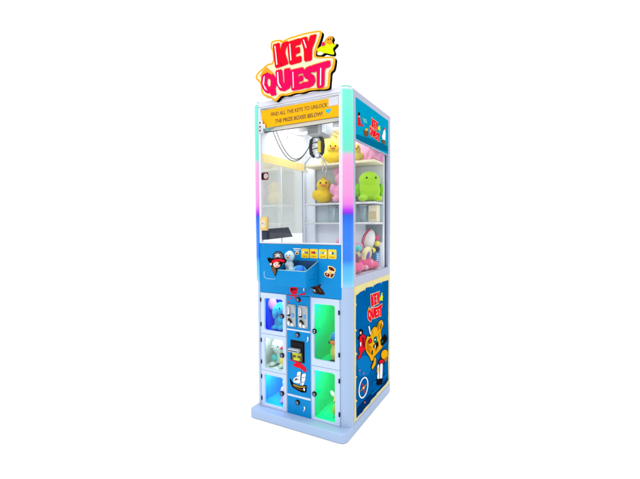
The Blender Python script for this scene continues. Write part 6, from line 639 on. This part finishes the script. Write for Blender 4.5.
def stitch(b):
    rt = Matrix.Rotation(R(20), 4, 'Z') @ Matrix.Rotation(R(14), 4, 'Y')
    for off in (0, 1):
        pts = []
        for k in range(21):
            a = -1.25+2.5*k/20; th = -2.25-.25*math.cos(a*1.4)+.30*off
            p = Vector((.045*1.01*math.cos(a)*math.cos(th), .058*1.01*math.cos(a)*math.sin(th), .078*1.01*math.sin(a)))
            pts.append(Vector((-.115, .565, 1.058))+rt @ p)
        b.tube(pts, .0045 if off == 0 else .0032, PL['cherry'], 6)
        if off == 0:
            for k in range(3, 18, 2): d = Vector((.010, -.003, .006)); b.tube([pts[k]-d, pts[k]+d], .003, PL['cherry'], 5)
one('stitching', bb, stitch)
ball('small_ball', -.085, .315, 1.018, (.024, .026, .022), 'aqua', 'small aqua ball near the top of the pile by the side window')
ball('small_ball', -.066, .400, .975, (.026, .028, .027), 'purple', 'small purple ball beside the cream ring in the pile')
ball('small_ball', -.075, .235, .955, (.030, .042, .042), 'mauve', 'dark plum ball in the pile next to the corner column')
ball('small_ball', -.13, .345, .985, (.042, .042, .036), 'cream', 'cream ball under the aqua ball in the pile')
rg = one('ring_toy', None, lambda b: (b.tube([(-.070+.010*math.sin(a), .415+.047*math.cos(a), .962+.047*math.sin(a)) for a in [2*math.pi*k/28 for k in range(29)]], .017, PL['cream'], 10)), origin=(-.07, .415, .90))
one('ring_band', rg, lambda b: b.tube([(-.060+.010*math.sin(a), .415+.056*math.cos(a), .962+.056*math.sin(a)) for a in [R(-75+6*k) for k in range(21)]], .0115, PL['navy'], 8))
tag(rg, 'cream plush ring with a black band in the pile', 'toy', PLG)
cu = one('plush_cube', None, lambda b: b.box(-.115, -.045, .535, .615-.006, .915, .980, MATS.get('checker') or mat('cube_blue', (40, 140, 205), rough=.8), .010, 3), origin=(-.08, .57, .915))
one('checks', cu, lambda b: [b.box(-.0455, -.0440, .541+.0155*i, .541+.0155*i+.0085, .922+.0135*j, .922+.0135*j+.0075, PL['white'], 0) for i in range(4) for j in range(4)])
tag(cu, 'blue and white checked plush cube at the right of the pile', 'toy', PLG)
for x, y, z, r_, c_, lb in ((-.175, .30, 1.045, .050, 'pink', 'pale pink ball behind the aqua ball near the corner column'), 
                            (-.150, .47, 1.010, .038, 'lilac', 'lilac ball tucked between the cream ring and the plush baseball')):
    ball('small_ball', x, y, z, (r_, r_, r_), c_, lb)
ball('small_ball', -.060, .588, 1.075, (.016, .018, .018), 'rose', 'tiny hot pink ball right of the plush baseball, top of its little stack')
ball('small_ball', -.060, .588, 1.036, (.020, .022, .021), 'lemon', 'tiny yellow ball right of the plush baseball, between pink and navy')
ball('small_ball', -.060, .588, .998, (.018, .020, .018), 'navy', 'tiny navy ball right of the plush baseball, on the checked cube')
ball('small_ball', -.075, .515, .995, (.030, .034, .020), 'lemon', 'flattened lemon yellow ball under the plush baseball')

# tray prizes
G_BALL = mat('aqua_shell', (80, 225, 255), rough=.15, var=.25, scale=12, coat=.5)
cbal = one('capsule_ball', None, lambda b: b.ell((-.268, -.073, .9035), (.043, .043, .041), G_BALL, u=32, v=20), origin=(-.268, -.073, .8625))
one('cap_half', cbal, lambda b: (b.ell((-.262, -.080, .9085), (.034, .037, .0365), mat('capsule_blue', (10, 130, 245), rough=.15), u=24, v=16)))
tag(cbal, 'shiny aqua capsule ball lying in the blue prize tray', 'capsule')
PLM = mat('pale_shell', (215, 240, 252), rough=.25, var=.08)
dk = soft('toy_duckling', [(-.345, -.055, .893, .032, .032, .032), (-.345, -.055, .935, .026, .026, .030), (-.342, -.058, .990, .028, .028, .031), (-.320, -.075, .915, .018, .018, .018)], PLM, (-.345, -.055, .8625), voxel=.004)
for k in (-1, 1): eye(dk, (-.334+k*.010, -.084, .996), .003)
one('beak', dk, lambda b: b.ell((-.334, -.088, .985), (.010, .008, .004), PL['orange'], u=12, v=8))
tag(dk, 'pale blue toy duckling standing in the blue prize tray', 'toy')

# locker prizes
lx = soft('plush_elephant', [(-.520, .12, .565, .048, .045, .052), (-.520, .11, .640, .042, .040, .046), (-.535, .06, .625, .014, .018, .040), (-.548, .085, .525, .022, .03, .016), (-.500, .085, .525, .022, .03, .016)], PL['teal'], (-.52, .12, .5105))
for k, dx in ((-1, -.058), (1, .05)): one('ear', lx, lambda b: b.ell((-.52+dx, .10, .668), (.032, .012, .042), PL['lilac'], (0, R(-15*k), 0), 16, 10))
for k in (-.016, .016): eye(lx, (-.522+k, .072, .652), .005)
tag(lx, 'teal plush elephant with lilac ears in the deep blue top left locker', 'plush toy', LKG)
bx = soft('plush_bunny', [(-.515, .12, .335, .060, .05, .048), (-.520, .10, .412, .058, .05, .050), (-.555, .065, .300, .02, .03, .014), (-.485, .065, .300, .02, .03, .014)], PL['mint'], (-.515, .12, .286))
for k in (-.5,): eye(bx, (-.545, .060, .420), .005)
eye(bx, (-.508, .055, .418), .005)
one('cheek', bx, lambda b: b.ell((-.482, .058, .412), (.014, .008, .008), PL['cherry'], (0, R(-35), 0), 14, 8)); one('cheek', bx, lambda b: b.ell((-.560, .066, .402), (.008, .008, .006), PL['pink'], u=14, v=8))
one('scarf', bx, lambda b: (b.ell((-.545, .078, .338), (.026, .018, .022), PL['aqua'], u=16, v=10), b.ell((-.480, .075, .325), (.028, .018, .034), PL['lemon'], u=16, v=10)))
tag(bx, 'mint white plush bunny with red cheek and coloured bib in the middle left locker', 'plush toy', LKG)
ox = soft('plush_octopus', [(-.475, .10, .130, .040, .04, .044)] + [(-.475+.034*math.cos(a), .10+.034*math.sin(a), .073, .013, .013, .014) for a in [k*math.pi/3 for k in range(6)]] + [(-.475+.022*math.cos(a), .10+.022*math.sin(a), .090, .014, .014, .018) for a in [k*math.pi/3 for k in range(6)]], PL['lilac'], (-.475, .10, .0595))
eye(ox, (-.492, .063, .138), .004); eye(ox, (-.466, .061, .138), .004)
one('bow', ox, lambda b: (b.ell((-.472, .09, .186), (.026, .02, .018), PL['aqua'], (0, R(20), 0), 16, 10)))
tag(ox, 'lilac plush octopus with aqua bow in the light blue bottom left locker', 'plush toy', LKG)
px, py, pz = -.118, .10, .3725
pg = soft('plush_penguin', [(px, py, pz+.058, .046, .042, .060), (px, py, pz+.125, .040, .038, .040)], PL['lemon'], (px, py, pz))
one('cap', pg, lambda b: (b.ell((px, py, pz+.148), (.046, .044, .032), PL['blue'], u=18, v=12), b.ell((px-.030, py-.025, pz+.118), (.022, .018, .010), PL['navy'], u=14, v=8)))
one('beak', pg, lambda b: b.ell((px-.012, py-.040, pz+.124), (.020, .014, .012), PL['orange'], u=14, v=8))
for k in (-1, 1): one('foot', pg, lambda b: b.ell((px+k*.022, py-.034, pz+.010), (.022, .026, .010), PL['navy'], u=14, v=8))
eye(pg, (px-.022, py-.036, pz+.136), .005); eye(pg, (px+.004, py-.038, pz+.136), .005)
tag(pg, 'yellow plush penguin in a blue cap inside the tall green locker', 'plush toy', LKG)
hx_ = soft('plush_parrot', [(-.110, .09, .100, .032, .030, .041), (-.114, .085, .150, .026, .025, .028), (-.128, .08, .176, .012, .011, .020, (0, R(-35), 0))], PL['lemon'], (-.11, .09, .0595))
one('crest', hx_, lambda b: b.ell((-.142, .078, .190), (.012, .010, .022), PL['white'], (0, R(-40), 0), 14, 8)); one('wing', hx_, lambda b: b.ell((-.128, .068, .105), (.014, .014, .030), PL['green'], u=14, v=10))
eye(hx_, (-.122, .060, .156), .004)
tag(hx_, 'small lemon plush parrot with white crest in the lower green locker', 'plush toy', LKG)
